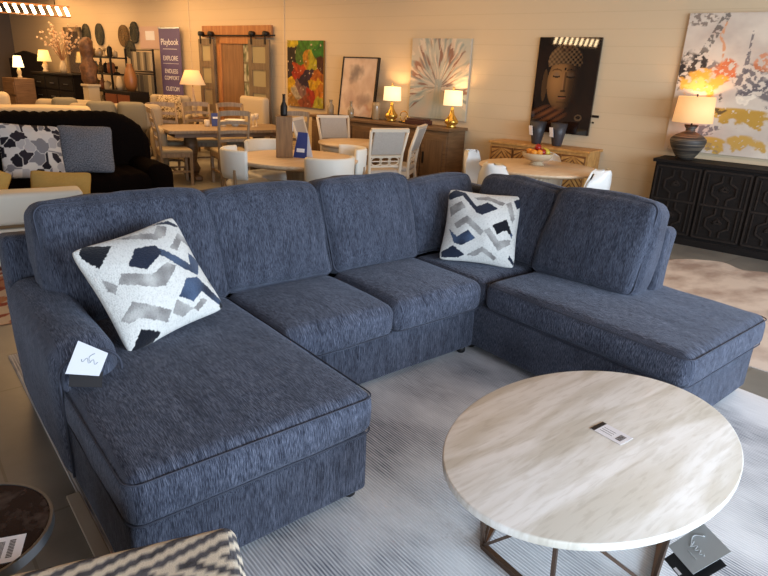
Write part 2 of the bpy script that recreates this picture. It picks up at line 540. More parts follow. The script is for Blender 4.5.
# front wall with shop windows, behind the camera
fwm = MB()
x0, x1 = XL, rightc.x
fwm.box(((x0 + x1) / 2, YF, .25), (x1 - x0, .12, .5))
fwm.box(((x0 + x1) / 2, YF, 3.06), (x1 - x0, .12, .34))
for x in (-6.6, -4.9, -1.4, -.8, 5.9, 6.6):
    fwm.box((x, YF, 1.7), (.6, .12, 2.4))
struct(fwm.build('wall_front', M_PLAIN))
for i, (a, b) in enumerate(((-4.6, -1.7), (-.5, 5.6))):
    wf = struct(MB().box(((a + b) / 2, YF, .53), (b - a, .08, .05)).box(((a + b) / 2, YF, 2.86), (b - a, .08, .05))
                .box(((a + b) / 2, YF, 1.7), (.06, .08, 2.3)).build('window_%d' % (i + 1), M_METAL))
struct(MB().box((rightc.x, (YF + rightc.y) / 2 , 1.6), (.12, abs(rightc.y - YF) + .2, 3.24)).build('wall_corner', M_PLAIN))
for k, s in enumerate((10.74, 7.99)):
    struct(MB().box((0, 0.004, 1.6), (0.05, 0.02, 3.2)).build('trim_%d' % (k + 1), M_WALL, loc=wp(s, 0.008), rot=(0, 0, WRZ)))
struct(MB().box((0, 0, .05), (24.6, .015, .1)).build('baseboard_right', M_WALL, loc=wp(6.75, 0.008), rot=(0, 0, WRZ)))

# ------------------------------------------------------------------ rugs
def rug_mat():
    m = bpy.data.materials.new('striped_blue_grey_weave'); m.use_nodes = True
    nt = m.node_tree; P = nt.nodes['Principled BSDF']
    P.inputs['Roughness'].default_value = 0.9; P.inputs['Specular IOR Level'].default_value = 0.2
    tc = nt.nodes.new('ShaderNodeTexCoord')
    sx = nt.nodes.new('ShaderNodeSeparateXYZ'); nt.links.new(tc.outputs['Object'], sx.inputs[0])
    ml = nt.nodes.new('ShaderNodeMath'); ml.operation = 'MULTIPLY'; ml.inputs[1].default_value = 2 * PI / 0.0135
    nt.links.new(sx.outputs['X'], ml.inputs[0])
    sn = nt.nodes.new('ShaderNodeMath'); sn.operation = 'SINE'; nt.links.new(ml.outputs[0], sn.inputs[0])
    mp = nt.nodes.new('ShaderNodeMapping'); mp.inputs['Scale'].default_value = (2.2, 1.6, 1)
    nt.links.new(tc.outputs['Object'], mp.inputs[0])
    n = nt.nodes.new('ShaderNodeTexNoise'); n.inputs['Scale'].default_value = 1; n.inputs['Detail'].default_value = 3
    nt.links.new(mp.outputs[0], n.inputs['Vector'])
    mp2 = nt.nodes.new('ShaderNodeMapping'); mp2.inputs['Scale'].default_value = (160, 10, 1)
    nt.links.new(tc.outputs['Object'], mp2.inputs[0])
    nb = nt.nodes.new('ShaderNodeTexNoise'); nb.inputs['Scale'].default_value = 1; nb.inputs['Detail'].default_value = 2
    nt.links.new(mp2.outputs[0], nb.inputs['Vector'])
    # stripe darkness = sine * 0.3 + noise
    a1 = nt.nodes.new('ShaderNodeMath'); a1.operation = 'MULTIPLY_ADD'; a1.inputs[1].default_value = 0.3; a1.inputs[2].default_value = 0.12
    nt.links.new(sn.outputs[0], a1.inputs[0])
    a2 = nt.nodes.new('ShaderNodeMath'); a2.operation = 'ADD'
    nt.links.new(a1.outputs[0], a2.inputs[0]); nt.links.new(nb.outputs[0], a2.inputs[1])
    mr = nt.nodes.new('ShaderNodeMapRange'); mr.inputs[1].default_value = 0.38; mr.inputs[2].default_value = 0.62
    mr.inputs[3].default_value = 0.25; mr.inputs[4].default_value = 1.0
    nt.links.new(n.outputs[0], mr.inputs[0])
    a3 = nt.nodes.new('ShaderNodeMath'); a3.operation = 'MULTIPLY'; a3.use_clamp = True
    nt.links.new(a2.outputs[0], a3.inputs[0]); nt.links.new(mr.outputs[0], a3.inputs[1])
    mx = nt.nodes.new('ShaderNodeMixRGB'); mx.inputs[1].default_value = rgb(236, 238, 240); mx.inputs[2].default_value = rgb(94, 100, 114)
    nt.links.new(a3.outputs[0], mx.inputs[0]); nt.links.new(mx.outputs[0], P.inputs['Base Color'])
    bp = nt.nodes.new('ShaderNodeBump'); bp.inputs['Strength'].default_value = 0.3; bp.inputs['Distance'].default_value = 0.004
    nt.links.new(sn.outputs[0], bp.inputs['Height']); nt.links.new(bp.outputs[0], P.inputs['Normal'])
    return m
rug = MB().box((0, 0, .005), (3.32, 4.4, .01), bev=.003).build('area_rug', rug_mat(), loc=(.72, -.62, 0))
tag(rug, 'large blue grey area rug with fine stripes under the sectional sofa', 'rug')
M_FRINGE = mat('pale_fringe', rgb(176, 170, 158), 0.9)
fr = MB()
random.seed(2)
for k in range(150):
    y = -1.15 + k * .0115
    fr.bar((-1.795, y - 0, .004), (-1.80 - .01 - random.random() * .02, y + random.uniform(-.01, .01), .003), .004, .003)
fb = MB().box((-1.675, .05, .0065), (.05, 1.25, .013), bev=.003).build('binding', M_FRINGE, rug)

def hide_mat():
    return mat('brindle_hide', rgb(204, 192, 180), 0.8, c2=rgb(158, 140, 128), scale=(1.6, 2.6, 1), nscale=1.3, detail=8, ramp=(0.42, 0.62))
ho = [(2.62, -.2), (2.9, .25), (3.5, .35), (4.1, .22), (4.55, .38), (4.9, .3), (5.15, .02), (5.05, -.22), (5.2, -.5), (5.0, -1.2),
      (5.3, -1.9), (4.8, -2.2), (4.2, -1.9), (3.4, -2.1), (2.9, -1.7), (2.75, -1.0), (2.66, -.7)]
hp = []
for i in range(len(ho)):
    p0, p1, p2, p3 = [Vector(ho[(i + d) % len(ho)]) for d in (-1, 0, 1, 2)]
    for k in range(6):
        t = k / 6
        q = 0.5 * ((2 * p1) + (-p0 + p2) * t + (2 * p0 - 5 * p1 + 4 * p2 - p3) * t * t + (-p0 + 3 * p1 - 3 * p2 + p3) * t ** 3)
        hp.append((q.x - 4, q.y + .8))
tag(MB().prism(hp, 0, .006).build('cowhide_rug', hide_mat(), loc=(4, -.8, 0)), 'pinkish brown cowhide rug lying beside the carved dark sideboard', 'rug')
def persian(u, v):
    n = N(u * 9, v * 9, 1.2); k = N(u * 22, v * 22)
    c = lin((.72, .5, .36)) if n > 0.05 else lin((.82, .76, .68))
    if k > .2: c = lin((.6, .3, .22))
    return c
pr = painted('patterned_rug', 2.2, 1.6, 120, 90, persian, attr_mat('faded_oriental_pile', .9), loc=(-1.75, 2.1, .004), rot=(-PI/2, 0, 0))
tag(pr, 'faded rust and cream patterned rug on the floor beside the white sofa', 'rug')

# ------------------------------------------------------------------ sectional sofa
sofa = thing('sectional_sofa', 'large navy blue chenille U-shaped sectional sofa with two chaises standing on the striped rug', 'sofa', (0, 0, 0))
SX, SY = .01, .01
Z0 = .05
def soft_part(name, c, d, r, crown=(0, 0, 0), material=None, parent=None, rot=None, nz=.004, seed=0, pipes=(), fn=None):
    o = MB().soft(d, r, crown, nz=nz, seed=seed, fn=fn).build(name, material, parent or sofa, loc=c, rot=rot)
    return o
def seat(c, d, seed, crown=.022, mt=None, top=True):
    o = soft_part('seat_cushion', c, d, .058, (0.006, .010, crown), mt or M_SOFA, seed=seed, nz=.003)
    p = MB()
    for z in ((d[2] / 2 - .019, -d[2] / 2 + .019) if top else (-d[2] / 2 + .019,)):
        p.tube(ring_path(d[0] - .008, d[1] - .008, .052, z), .0032, 6, closed=True)
    p.build('piping', M_PIPE, o)
    return o
# bases
soft_part('chaise_base', (-.465, .2, .19), (.93, 1.74, .28), .025, (.004, .004, 0), M_SOFAR, seed=1, nz=.002)
soft_part('loveseat_base', (.705, .56, .19), (1.42, 1.04, .28), .02, (0, .002, 0), M_SOFAR, seed=2, nz=.002)
soft_part('chaise_base', (1.88, -.09, .19), (.94, 2.32, .28), .025, (.004, .004, 0), M_SOFAR, seed=3, nz=.002)
for x, y in ((-.05, -.61), (-.86, -.61), (-.86, 1.0), (.7, 1.0), (1.47, .1), (1.47, -1.18), (2.3, -1.18), (2.3, 1.0), (1.35, .08), (.07, .08)):
    MB().lathe([(.022, 0), (.028, .008), (.03, .055)], 16).build('foot', M_BLACKPL, sofa, loc=(x, y, .0105))
# seats
seat((-.4605, -.025, .415), (.955, 1.33, .19), 11, .03)
seat((.352, .315, .41), (.70, .66, .185), 12, .028, top=False)
seat((1.057, .315, .41), (.70, .66, .185), 13, .028, top=False)
seat((1.79, .345, .405), (.74, .66, .17), 14, .012)
seat((1.885, -.645, .41), (.955, 1.27, .185), 15, .022)
# back frames
soft_part('back_frame', (-.465, 1.03, .5), (.96, .19, .73), .04, (0, 0, 0), M_SOFAB, rot=(R(-6), 0, 0), nz=.003, seed=21)
soft_part('back_frame', (.705, 1.03, .5), (1.38, .19, .73), .04, (0, 0, 0), M_SOFAB, rot=(R(-6), 0, 0), nz=.003, seed=22)
soft_part('back_frame', (1.89, 1.03, .5), (.96, .19, .73), .04, (0, 0, 0), M_SOFAB, rot=(R(-6), 0, 0), nz=.003, seed=23)
soft_part('back_frame', (2.205, .20, .59), (.15, 1.82, .61), .045, (0, 0, 0), M_SOFAR, rot=(0, R(7), 0), nz=.003, seed=24)
# arm
def armfn(o):
    t = (o.z + .3) / .6
    o.x -= .012 * max(0, t) ** 2
    return o
arm = soft_part('arm', (-.835, .49, .365), (.25, .985, .63), .10, (.006, .004, .004), M_SOFA, seed=31, nz=.003, fn=armfn)
p = MB()
pts = []
for k in range(13):
    a = PI * k / 12
    pts.append((-.835 + .112 * math.cos(a), .008, .555 + .088 * math.sin(a)))
p.tube([(-.723, .004, .3)] + pts + [(-.947, .004, .12)], .005, 6)
p.build('piping', M_PIPE, sofa)
# back cushions
def back(c, d, rot, seed, crown=.05, slump=0.0, shear=0.0, taper=0.0):
    def fn(o):
        t = (o.z / (d[2] / 2))
        o.z -= .018 * abs(o.x / (d[0] / 2)) ** 3 * (1 if t > 0 else 0)
        o.y *= 1 - .12 * max(0, t)
        o.z -= slump * (o.x / d[0]) * max(0, t)
        o.x = o.x * (1 - taper * max(0, t)) + shear * (o.z + d[2] / 2)
        return o
    o = soft_part('back_cushion', c, d, .06, (.012, crown, .012), M_SOFAB, rot=rot, nz=.008, seed=seed, fn=fn)
    ring = []
    for (x, y, z) in ring_path(d[0] - .022, d[2] - .022, .05, 0):
        ring.append(fn(Vector((x, -d[1] / 2 + .02, y))))
    MB().tube(ring, .004, 6, closed=True).build('piping', M_PIPE, o)
    return o
back((-.39, .765, .765), (.87, .25, .60), (R(-13), 0, 0), 41, shear=-.07, taper=.05)
back((.357, .765, .76), (.72, .25, .58), (R(-13), 0, 0), 42, shear=-.09)
back((1.068, .765, .76), (.72, .25, .59), (R(-13), 0, 0), 43, shear=-.06)
back((1.73, .80, .735), (.66, .23, .53), (R(-13), 0, 0), 44, .045, -.03)
back((2.05, .32, .755), (.70, .24, .56), (R(-14), 0, R(-90)), 45, .05, shear=.12)
back((2.03, -.345, .765), (.69, .25, .58), (R(-14), 0, R(-84)), 46, .06, shear=.06, taper=.07)
# hang tag on the arm
ht = MB()
a, b, c_, d_ = Vector((-.869, -.012, .700)), Vector((-.781, -.050, .640)), Vector((-.833, -.098, .580)), Vector((-.938, -.074, .611))
nn = (b - a).cross(d_ - a).normalized()
ht.add([a, b, c_, d_, a + nn * .002, b + nn * .002, c_ + nn * .002, d_ + nn * .002],
       [(0, 1, 2, 3), (7, 6, 5, 4), (0, 4, 5, 1), (1, 5, 6, 2), (2, 6, 7, 3), (3, 7, 4, 0)])
hto = ht.build('hang_tag', mat('white_card', rgb(214, 217, 224), .5))
tag(hto, 'white folded hang tag leaning on the sofa arm front', 'tag')
MB().box((-.875, -.085, .575), (.11, .06, .003), rot=(R(50), R(14), R(-12))).build('inner_page', M_BLACK, hto)
sw = MB()
def onq(u, v):
    return a.lerp(b, u).lerp(d_.lerp(c_, u), v) - nn * .0012 if False else a.lerp(b, u).lerp(d_.lerp(c_, u), v)
side = -1 if nn.z < 0 else 1
off = nn * (.003 if nn.z > 0 else -.0012)
sw.tube([onq(.62 - .12 * math.sin(t * 3), .2 + .35 * t) + off for t in [k / 10 for k in range(11)]], .0016, 5)
sw.tube([onq(.3 + .5 * t, .5 + .08 * math.sin(t * 16)) + off for t in [k / 16 for k in range(17)]], .0014, 5)
sw.build('script_logo', M_GREYCARD, hto)

# ------------------------------------------------------------------ throw pillows with the chevron weave
PCOL = {'w': lin((.88, .88, .86)), 'g': lin((.55, .54, .53)), 'k': lin((.10, .11, .14)), 'n': lin((.15, .18, .25)), 'b': lin((.30, .37, .48))}
PA = [
    ('k', [(0.112, 0.994), (0.284, 0.916), (0.096, 0.767), (0.053, 0.864), (0.052, 0.942)]),
    ('g', [(0.409, 0.969), (0.59, 0.939), (0.682, 0.892), (0.758, 0.952), (0.83, 0.913), (0.759, 0.837), (0.659, 0.828), (0.537, 0.896)]),
    ('g', [(0.918, 0.803), (1.045, 0.676), (0.998, 0.64), (0.906, 0.729), (0.794, 0.652), (0.744, 0.698)]),
    ('b', [(0.595, 0.764), (0.836, 0.498), (0.892, 0.6), (0.986, 0.508), (0.852, 0.392), (0.741, 0.48), (0.586, 0.679)]),
    ('n', [(0.441, 0.803), (0.595, 0.764), (0.604, 0.686), (0.414, 0.598), (0.312, 0.68)]),
    ('g', [(0.228, 0.632), (0.426, 0.524), (0.58, 0.572), (0.648, 0.517), (0.482, 0.4), (0.383, 0.427), (0.176, 0.562)]),
    ('b', [(0.718, 0.36), (0.839, 0.34), (0.995, 0.064), (0.938, 0.042), (0.805, 0.221), (0.686, 0.165), (0.58, 0.241)]),
    ('g', [(0.058, 0.286), (0.178, 0.368), (0.424, 0.172), (0.37, 0.103), (0.171, 0.237), (0.099, 0.238)]),
    ('k', [(0.154, 0.136), (0.304, 0.038), (0.182, -0.019), (0.019, 0.007)]),
    ('g', [(0.524, 0.22), (0.641, 0.108), (0.534, 0.077), (0.46, 0.141)]),
    ('g', [(0.772, 0.159), (0.815, 0.126), (0.695, 0.069), (0.658, 0.101)]),
    ('g', [(0.99, 0.321), (0.996, 0.245), (0.965, 0.243), (0.955, 0.292)]),
    ('g', [(0.067, 0.657), (0.129, 0.562), (0.094, 0.505), (0.061, 0.562)]),
    ('n', [(0.726, 0.989), (0.898, 0.963), (0.977, 0.884), (0.956, 0.871), (0.858, 0.94)]),
    ('k', [(0.97, 0.075), (1.006, 0.013), (0.959, -0.008), (0.934, 0.034)])]
PB = [
    ('n', [(0.01, 0.876), (0.119, 0.975), (0.244, 0.946), (0.398, 0.759), (0.526, 0.832), (0.658, 0.759), (0.481, 0.644), (0.409, 0.673), (0.215, 0.893), (0.056, 0.816)]),
    ('g', [(0.046, 0.712), (0.192, 0.802), (0.251, 0.72), (0.074, 0.601)]),
    ('g', [(0.38, 0.894), (0.536, 0.932), (0.756, 0.853), (0.728, 0.81), (0.544, 0.871), (0.431, 0.861)]),
    ('g', [(0.151, 0.483), (0.304, 0.588), (0.534, 0.407), (0.495, 0.354), (0.305, 0.489), (0.197, 0.414)]),
    ('b', [(0.837, 0.611), (0.941, 0.437), (0.936, 0.39), (0.874, 0.475)]),
    ('k', [(0.678, 0.497), (0.838, 0.606), (0.918, 0.457), (0.9, 0.431), (0.853, 0.472), (0.744, 0.399)]),
    ('b', [(0.09, 0.4), (0.212, 0.304), (0.329, 0.393), (0.435, 0.298), (0.285, 0.203), (0.187, 0.226)]),
    ('g', [(0.579, 0.401), (0.641, 0.445), (0.766, 0.308), (0.908, 0.363), (0.904, 0.304), (0.769, 0.192)]),
    ('g', [(0.395, 0.075), (0.562, 0.184), (0.737, 0.094), (0.71, 0.054), (0.569, 0.126), (0.487, 0.07)]),
    ('n', [(0.034, 0.105), (0.17, 0.175), (0.325, 0.076), (0.26, 0.041), (0.045, 0.032)]),
    ('n', [(0.89, 0.901), (0.988, 0.956), (0.992, 0.827), (0.943, 0.799)]),
    ('g', [(0.801, 0.833), (0.85, 0.873), (0.936, 0.669), (0.913, 0.596)]),
    ('n', [(0.915, 0.111), (0.931, 0.159), (1.001, 0.079), (0.985, 0.043)])]
def inpoly(x, y, P):
    c = False; j = len(P) - 1
    for i in range(len(P)):
        if ((P[i][1] > y) != (P[j][1] > y)) and (x < (P[j][0] - P[i][0]) * (y - P[i][1]) / (P[j][1] - P[i][1]) + P[i][0]): c = not c
        j = i
    return c
def pillow(name, side, T, colf, mtl, n=60, pinch=.07, back=None):
    """knife-edge pillow in local XY, front towards +Z; colours per vertex"""
    vs = []; fs = []; cols = []
    h = side / 2
    for sgn in (1, -1):
        for j in range(n + 1):
            for i in range(n + 1):
                u, v = -1 + 2 * i / n, -1 + 2 * j / n
                x = u * (1 - pinch * (1 - v * v)) * (1 - .075 * (u * v) ** 6); y = v * (1 - pinch * (1 - u * u)) * (1 - .075 * (u * v) ** 6)
                t = max(0, (1 - u ** 4)) ** .55 * max(0, (1 - v ** 4)) ** .55
                t *= 0.35 + .65 * ((1 - u * u * .8) * (1 - v * v * .8))
                z = sgn * T * t + .006 * N(u * 2, v * 2, 1.0, sgn * 3) * t * 2
                vs.append((x * h, y * h, z + (.004 if sgn > 0 else -.004) * (1 if t > 0 else 0)))
                if sgn > 0: cols.append(colf((u + 1) / 2, (v + 1) / 2))
                else: cols.append(back or colf(.5, .5))
        o = 0 if sgn > 0 else (n + 1) ** 2
        for j in range(n):
            for i in range(n):
                q = o + j * (n + 1) + i
                f = (q, q + 1, q + n + 2, q + n + 1)
                fs.append(f if sgn > 0 else f[::-1])
    me = bpy.data.meshes.new(name)
    me.from_pydata(vs, [], fs)
    me.polygons.foreach_set('use_smooth', [True] * len(fs))
    ca = me.color_attributes.new('Col', 'FLOAT_COLOR', 'POINT')
    flat = []
    for c in cols: flat += [c[0], c[1], c[2], 1.0]
    ca.data.foreach_set('color', flat)
    bm = bmesh.new(); bm.from_mesh(me); bmesh.ops.remove_doubles(bm, verts=bm.verts, dist=1e-5); bm.to_mesh(me); bm.free()
    me.materials.append(mtl)
    o = bpy.data.objects.new(name, me); COL.objects.link(o)
    return o
def place_quad(o, A, B, C, D, lift):
    """corners: A = (-1,1) B = (1,1) C = (1,-1) D = (-1,-1)"""
    A, B, C, D = [Vector(q) for q in (A, B, C, D)]
    ce = (A + B + C + D) / 4
    x = ((B + C) - (A + D)).normalized(); y = ((A + B) - (C + D)); y = (y - x * y.dot(x)).normalized()
    z = x.cross(y)
    m = Matrix((x, y, z)).transposed().to_4x4(); m.translation = ce + z * lift
    o.matrix_world = m
M_PIL = attr_mat('woven_pillow_cotton', .9, .1, .5, 160, .2)
def chev(polys, sd):
    g_ = []
    for k, P in polys:
        mx_ = sum(p[0] for p in P) / len(P); my_ = sum(p[1] for p in P) / len(P)
        g_.append((k, [(mx_ + (p[0] - mx_) * 1.12, my_ + (p[1] - my_) * 1.12) for p in P]))
    polys = g_
    def f(u, v):
        un = u + .010 * N(u * 50, v * 50, 1, sd); vn = v + .010 * N(u * 40, v * 40, 1, sd + 9)
        c = PCOL['w']
        for k, P in polys:
            if inpoly(un, vn, P):
                c = PCOL[k]
                if k == 'b': c = mix(c, PCOL['n'], .5 + 1.2 * N(u * 5, v * 5, 1, sd + 2))
                if k == 'g': c = mix(c, PCOL['w'], .18 + .5 * N(u * 9, v * 9, 1, sd + 6))
        w_ = 1 - .30 * abs(N(u * 48, v * 48, 1, sd + 4)) - .12 * abs(N(u * 90, v * 90, 1, sd))
        return tuple(x * w_ for x in c)
    return f
p1 = pillow('throw_pillow', .52, .11, chev(PA, 1), M_PIL, 170, .085, PCOL['w'])
place_quad(p1, (-.76, .40, .91), (-.30, .50, .98), (-.19, .25, .60), (-.64, .15, .53), .0)
tag(p1, 'white chevron pillow with navy and grey zigzags tilted against the left chaise back', 'pillow')
p2 = pillow('throw_pillow', .52, .105, chev(PB, 5), M_PIL, 170, .085, PCOL['w'])
place_quad(p2, (1.67, .59, .94), (1.96, .21, .93), (1.77, .07, .51), (1.48, .45, .52), .0)
tag(p2, 'white chevron pillow with navy and grey zigzags standing in the sofa corner', 'pillow')

# ------------------------------------------------------------------ coffee table
CT = Vector((.526, -1.334, 0)); RT = .5
ct = thing('coffee_table', 'round coffee table with travertine top and bronze angular wire base', 'coffee table', CT)
prof = [(0, .428), (RT - .006, .428), (RT - .001, .431), (RT, .434), (RT, .453), (RT - .002, .457), (RT - .005, .458), (0, .458)]
AX, AY = .6486 / .5, .449 / .5
tt = MB().lathe(prof, 128)
tt.v = [Vector((v.x * AX, v.y * AY, v.z)) for v in tt.v]
tt.build('tabletop', M_TRAV, ct)
cb = MB()
bot = [Vector((.42 * math.cos(R(146.5 + 60 * k)), .32 * math.sin(R(146.5 + 60 * k)), .021)) for k in range(6)]
top = [Vector((.48 * math.cos(R(146.5 + 60 * k)), .34 * math.sin(R(146.5 + 60 * k)), .419)) for k in range(6)]
for i in range(6):
    cb.bar(bot[i], bot[(i + 1) % 6], .021); cb.bar(top[i], top[(i + 1) % 6], .014)
    cb.bar(bot[i], top[i], .013)
    cb.bar(top[i] if i % 2 else top[(i + 1) % 6], bot[(i + 1) % 6] if i % 2 else bot[i], .011)
cb.build('base_frame', M_BRONZE, ct)
# price label on the table
pl_ = thing('price_label', 'small white price label with barcode on the travertine table top', 'label', (.598, -1.356, .459), R(-93))
MB().box((0, 0, .0005), (.13, .08, .001)).build('card', M_WHITE, pl_)
MB().box((-.055, 0, .0012), (.018, .08, .0005)).build('header_band', M_BLACK, pl_)
bc = MB()
for k in range(9): bc.box((.04, -.02 + k * .0048, .0012), (.022, .0024 if k % 3 else .0032, .0005))
for k in range(3): bc.box((-.012, -.016 + k * .014, .0012), (.05, .0016, .0004))
bc.build('barcode', M_BLACK, pl_)
# booklet tag hanging at the table's edge
def quad(A, B, C, D, t=.0015):
    A, B, C, D = map(Vector, (A, B, C, D)); n = (B - A).cross(D - A).normalized()
    return MB().add([A, B, C, D, A + n * t, B + n * t, C + n * t, D + n * t],
                    [(0, 1, 2, 3), (7, 6, 5, 4), (0, 4, 5, 1), (1, 5, 6, 2), (2, 6, 7, 3), (3, 7, 4, 0)])

bk = thing('booklet_tag', 'grey embossed booklet tag hanging below the travertine table edge', 'tag', (.5, -1.76, 0))
BO = Vector((.5, -1.76, 0))
BQ = [Vector(q) - BO for q in ((.606, -1.724, .30), (.545, -1.838, .30), (.440, -1.781, .226), (.50, -1.671, .223))]
M_CARD2 = mat('grey_card_cover', rgb(176, 182, 184), 0.4)
quad(*BQ).build('cover', M_CARD2, bk)
def onb(u, v): return BQ[3].lerp(BQ[2], u).lerp(BQ[0].lerp(BQ[1], u), v)
bn = (BQ[1] - BQ[0]).cross(BQ[3] - BQ[0]).normalized()
if bn.z < 0: bn = -bn
sw = MB()
sw.tube([onb(.26 + .10 * math.sin(t * 5.2 + 2.4), .80 - .42 * t) + bn * .003 for t in [k / 14 for k in range(15)]], .0022, 5)
sw.tube([onb(.26 + .5 * t, .46 + .07 * math.sin(t * 22) * (1 - t * .5)) + bn * .003 for t in [k / 26 for k in range(27)]], .0018, 5)
sw.tube([onb(.42 + .3 * t, .28 + .012 * math.sin(t * 60)) + bn * .003 for t in [k / 26 for k in range(27)]], .0014, 5)
sw.build('script_logo', M_SILVER, bk)
LQ = [q - bn * .02 + Vector((-.035, .0, -.02)) for q in BQ]
lf = quad(*LQ).build('back_page', M_BLACK, bk)
lq = lambda u, v: LQ[3].lerp(LQ[2], u).lerp(LQ[0].lerp(LQ[1], u), v) + bn * .003
quad(lq(.38, .02), lq(.62, .02), lq(.62, .09), lq(.38, .09), .0005).build('sticker', M_WHITE, lf)
MB().tube([BQ[0] + (BQ[3] - BQ[0]) * .1, BQ[0] + Vector((-.02, .02, .06)), Vector((.02, .06, .398))], .0012, 5).build('string', M_BLACK, bk)

# ------------------------------------------------------------------ dark side table, bottom left
st = thing('side_table', 'round dark marble side table with thin metal rim beside the chaise', 'side table', (-1.32, -.63, 0))
M_MARB = mat('dark_emperador_marble', rgb(40, 34, 32), 0.12, c2=rgb(84, 74, 68), scale=(14, 14, 14), nscale=1.5, detail=9, ramp=(.5, .78))
MB().lathe([(0, .48), (.196, .48), (.196, .502), (0, .502)], 96, smooth=False).build('marble_top', M_MARB, st)
MB().lathe([(.197, .474), (.205, .474), (.205, .504), (.197, .504), (.197, .474)], 96, smooth=False).build('rim', M_CHROME, st)
MB().lathe([(.02, .012), (.02, .48)], 20).build('pole', M_CHROME, st)
MB().lathe([(.15, 0), (.15, .01), (.02, .014)], 48).build('base', M_CHROME, st)
pt = thing('price_label', 'white price card with barcode on the dark marble side table', 'label', (-1.243, -.757, .503), R(-20))
MB().box((-.02, 0, .0005), (.11, .095, .001)).build('card', M_WHITE, pt)
bc = MB()
for k in range(14): bc.box((-.024 + .0, -.03 + k * .0045, .0012), (.03, .0022, .0004))
for k in range(12): bc.box((.008, -.03 + k * .0055, .0012), (.014, .003, .0004))
bc.build('barcode', M_BLACK, pt)

# ------------------------------------------------------------------ patterned ottoman, bottom
def greek(u, v):
    """nested zigzag weave"""
    a = u * 6 + 2.6 * abs(((v * 5.0) % 2) - 1)
    n = .75 + .6 * N(u * 110, v * 110)
    if a % 1.0 < .5: return tuple(c * n for c in lin((.42, .42, .44)))
    return lin((.90, .86, .78))
ot = thing('patterned_ottoman', 'cream and grey key patterned ottoman at the lower edge of the view', 'ottoman', (-.765, -1.06, 0), R(-17.8))
om = MB().soft((.62, .62, .34), .035, (.0, .0, .015), nz=.002, seed=7, c=(-.31, -.31, .39))
oo = om.build('cushion', attr_mat('key_pattern_weave', .9, .1, .4, 250), ot)
me = oo.data
bm = bmesh.new(); bm.from_mesh(me)
bmesh.ops.subdivide_edges(bm, edges=bm.edges[:], cuts=4, use_grid_fill=True)
for f in bm.faces: f.smooth = True
bm.to_mesh(me); bm.free()
ca = me.color_attributes.new('Col', 'FLOAT_COLOR', 'POINT')
flat = []
for v in me.vertices:
    x, y, z = v.co
    nn_ = v.normal
    if abs(nn_.z) > .7: u_, v_ = x / .62, y / .62
    elif abs(nn_.y) > abs(nn_.x): u_, v_ = x / .62, (z - .56 + (0 if y > -.31 else -.62)) / .62 * (1 if y < -.31 else -1)
    else: u_, v_ = (z - .56) / -.62, y / .62
    flat += list(greek(u_ + 3, v_ + 3)) + [1]
ca.data.foreach_set('color', flat)
for x, y in ((-.06, -.06), (-.56, -.06), (-.56, -.56), (-.06, -.56)):
    MB().lathe([(.018, .0), (.026, .22)], 12).build('leg', M_DARKWOOD, ot, loc=(x, y, .0105))

# ------------------------------------------------------------------ plain pillows, black and white sofas at left
def plush_black():
    m = mat('black_ruched_plush', rgb(17, 12, 10), 1.0, spec=0.02, bump=0.7, scale=(50, 50, 50))
    return m
M_RUCH = plush_black()
bs = thing('ruched_sofa', 'black ruched plush sofa with gathered rows standing behind the white sofa', 'sofa', (.01, 4.72, 0))
def ruffle(o, fr=36, am=.013):
    o += Vector((0, -1, .4)).normalized() * am * math.sin(o.x * fr * 2) * (1 if o.z > 0 else .5)
    o.z += .006 * math.sin(o.x * fr * 2 + 1)
    return o
def bk_fn(o):
    o = ruffle(o)
    o.z -= .20 * max(0, (abs(o.x) - .72) / .4) ** 2
    return o
MB().soft((2.35, .34, .78), .14, (0, .03, 0), c=(0, .42, .745), seed=3, fn=bk_fn, m=16).build('backrest', M_RUCH, bs)
MB().soft((2.2, 1.0, .34), .06, (0, 0, 0), c=(0, .05, .20), seed=4).build('base', M_RUCH, bs)
MB().soft((.98, .8, .22), .08, (0, 0, .02), c=(-.46, -.06, .44), seed=5, fn=lambda o: ruffle(o, 20, .006), m=20).build('seat_cushion', M_RUCH, bs)
MB().soft((.98, .8, .22), .08, (0, 0, .02), c=(.46, -.06, .44), seed=6, fn=lambda o: ruffle(o, 20, .006), m=20).build('seat_cushion', M_RUCH, bs)
for sx in (-1, 1):
    MB().soft((.28, .98, .62), .13, (0, 0, 0), c=(sx * 1.00, -.02, .34), seed=7, fn=lambda o: o + Vector((0, 0, .008 * math.sin(o.y * 60))), m=14).build('arm', M_RUCH, bs)
def tri_pat(u, v):
    best = None; d1 = d2 = 9
    for k in range(60):
        px_ = .5 + .5 * math.sin(k * 12.9898) ; py_ = .5 + .5 * math.sin(k * 78.233 + 1)
        d = abs(u - px_) + abs(v - py_) * .9
        if d < d1: d2 = d1; d1 = d; best = k
        elif d < d2: d2 = d
    if d2 - d1 < .012: return lin((.80, .77, .74))
    return [lin((.78, .75, .72)), lin((.14, .13, .15)), lin((.66, .64, .63)), lin((.48, .47, .48)), lin((.8, .77, .73)), lin((.18, .16, .18))][best % 6]
def tweed(u, v):
    n = .5 + .9 * N(u * 55, v * 55)
    return mix(lin((.24, .25, .28)), lin((.52, .53, .56)), n)
M_PIL2 = attr_mat('printed_pillow_cloth', .9, .1, .3, 150)
o = pillow('accent_pillow', .56, .09, tri_pat, M_PIL2, 90, .05)
place_quad(o, (-.38, 4.60, 1.05), (.12, 4.62, 1.01), (.06, 4.40, .55), (-.42, 4.38, .60), .0)
tag(o, 'white pillow with black and grey triangle print on the black ruched sofa', 'pillow')
o = pillow('accent_pillow', .54, .09, tweed, M_PIL2, 90, .05)
place_quad(o, (.16, 4.76, 1.04), (.62, 4.66, 1.01), (.54, 4.36, .57), (.08, 4.50, .57), .0)
tag(o, 'dark grey speckled pillow on the black ruched sofa', 'pillow')

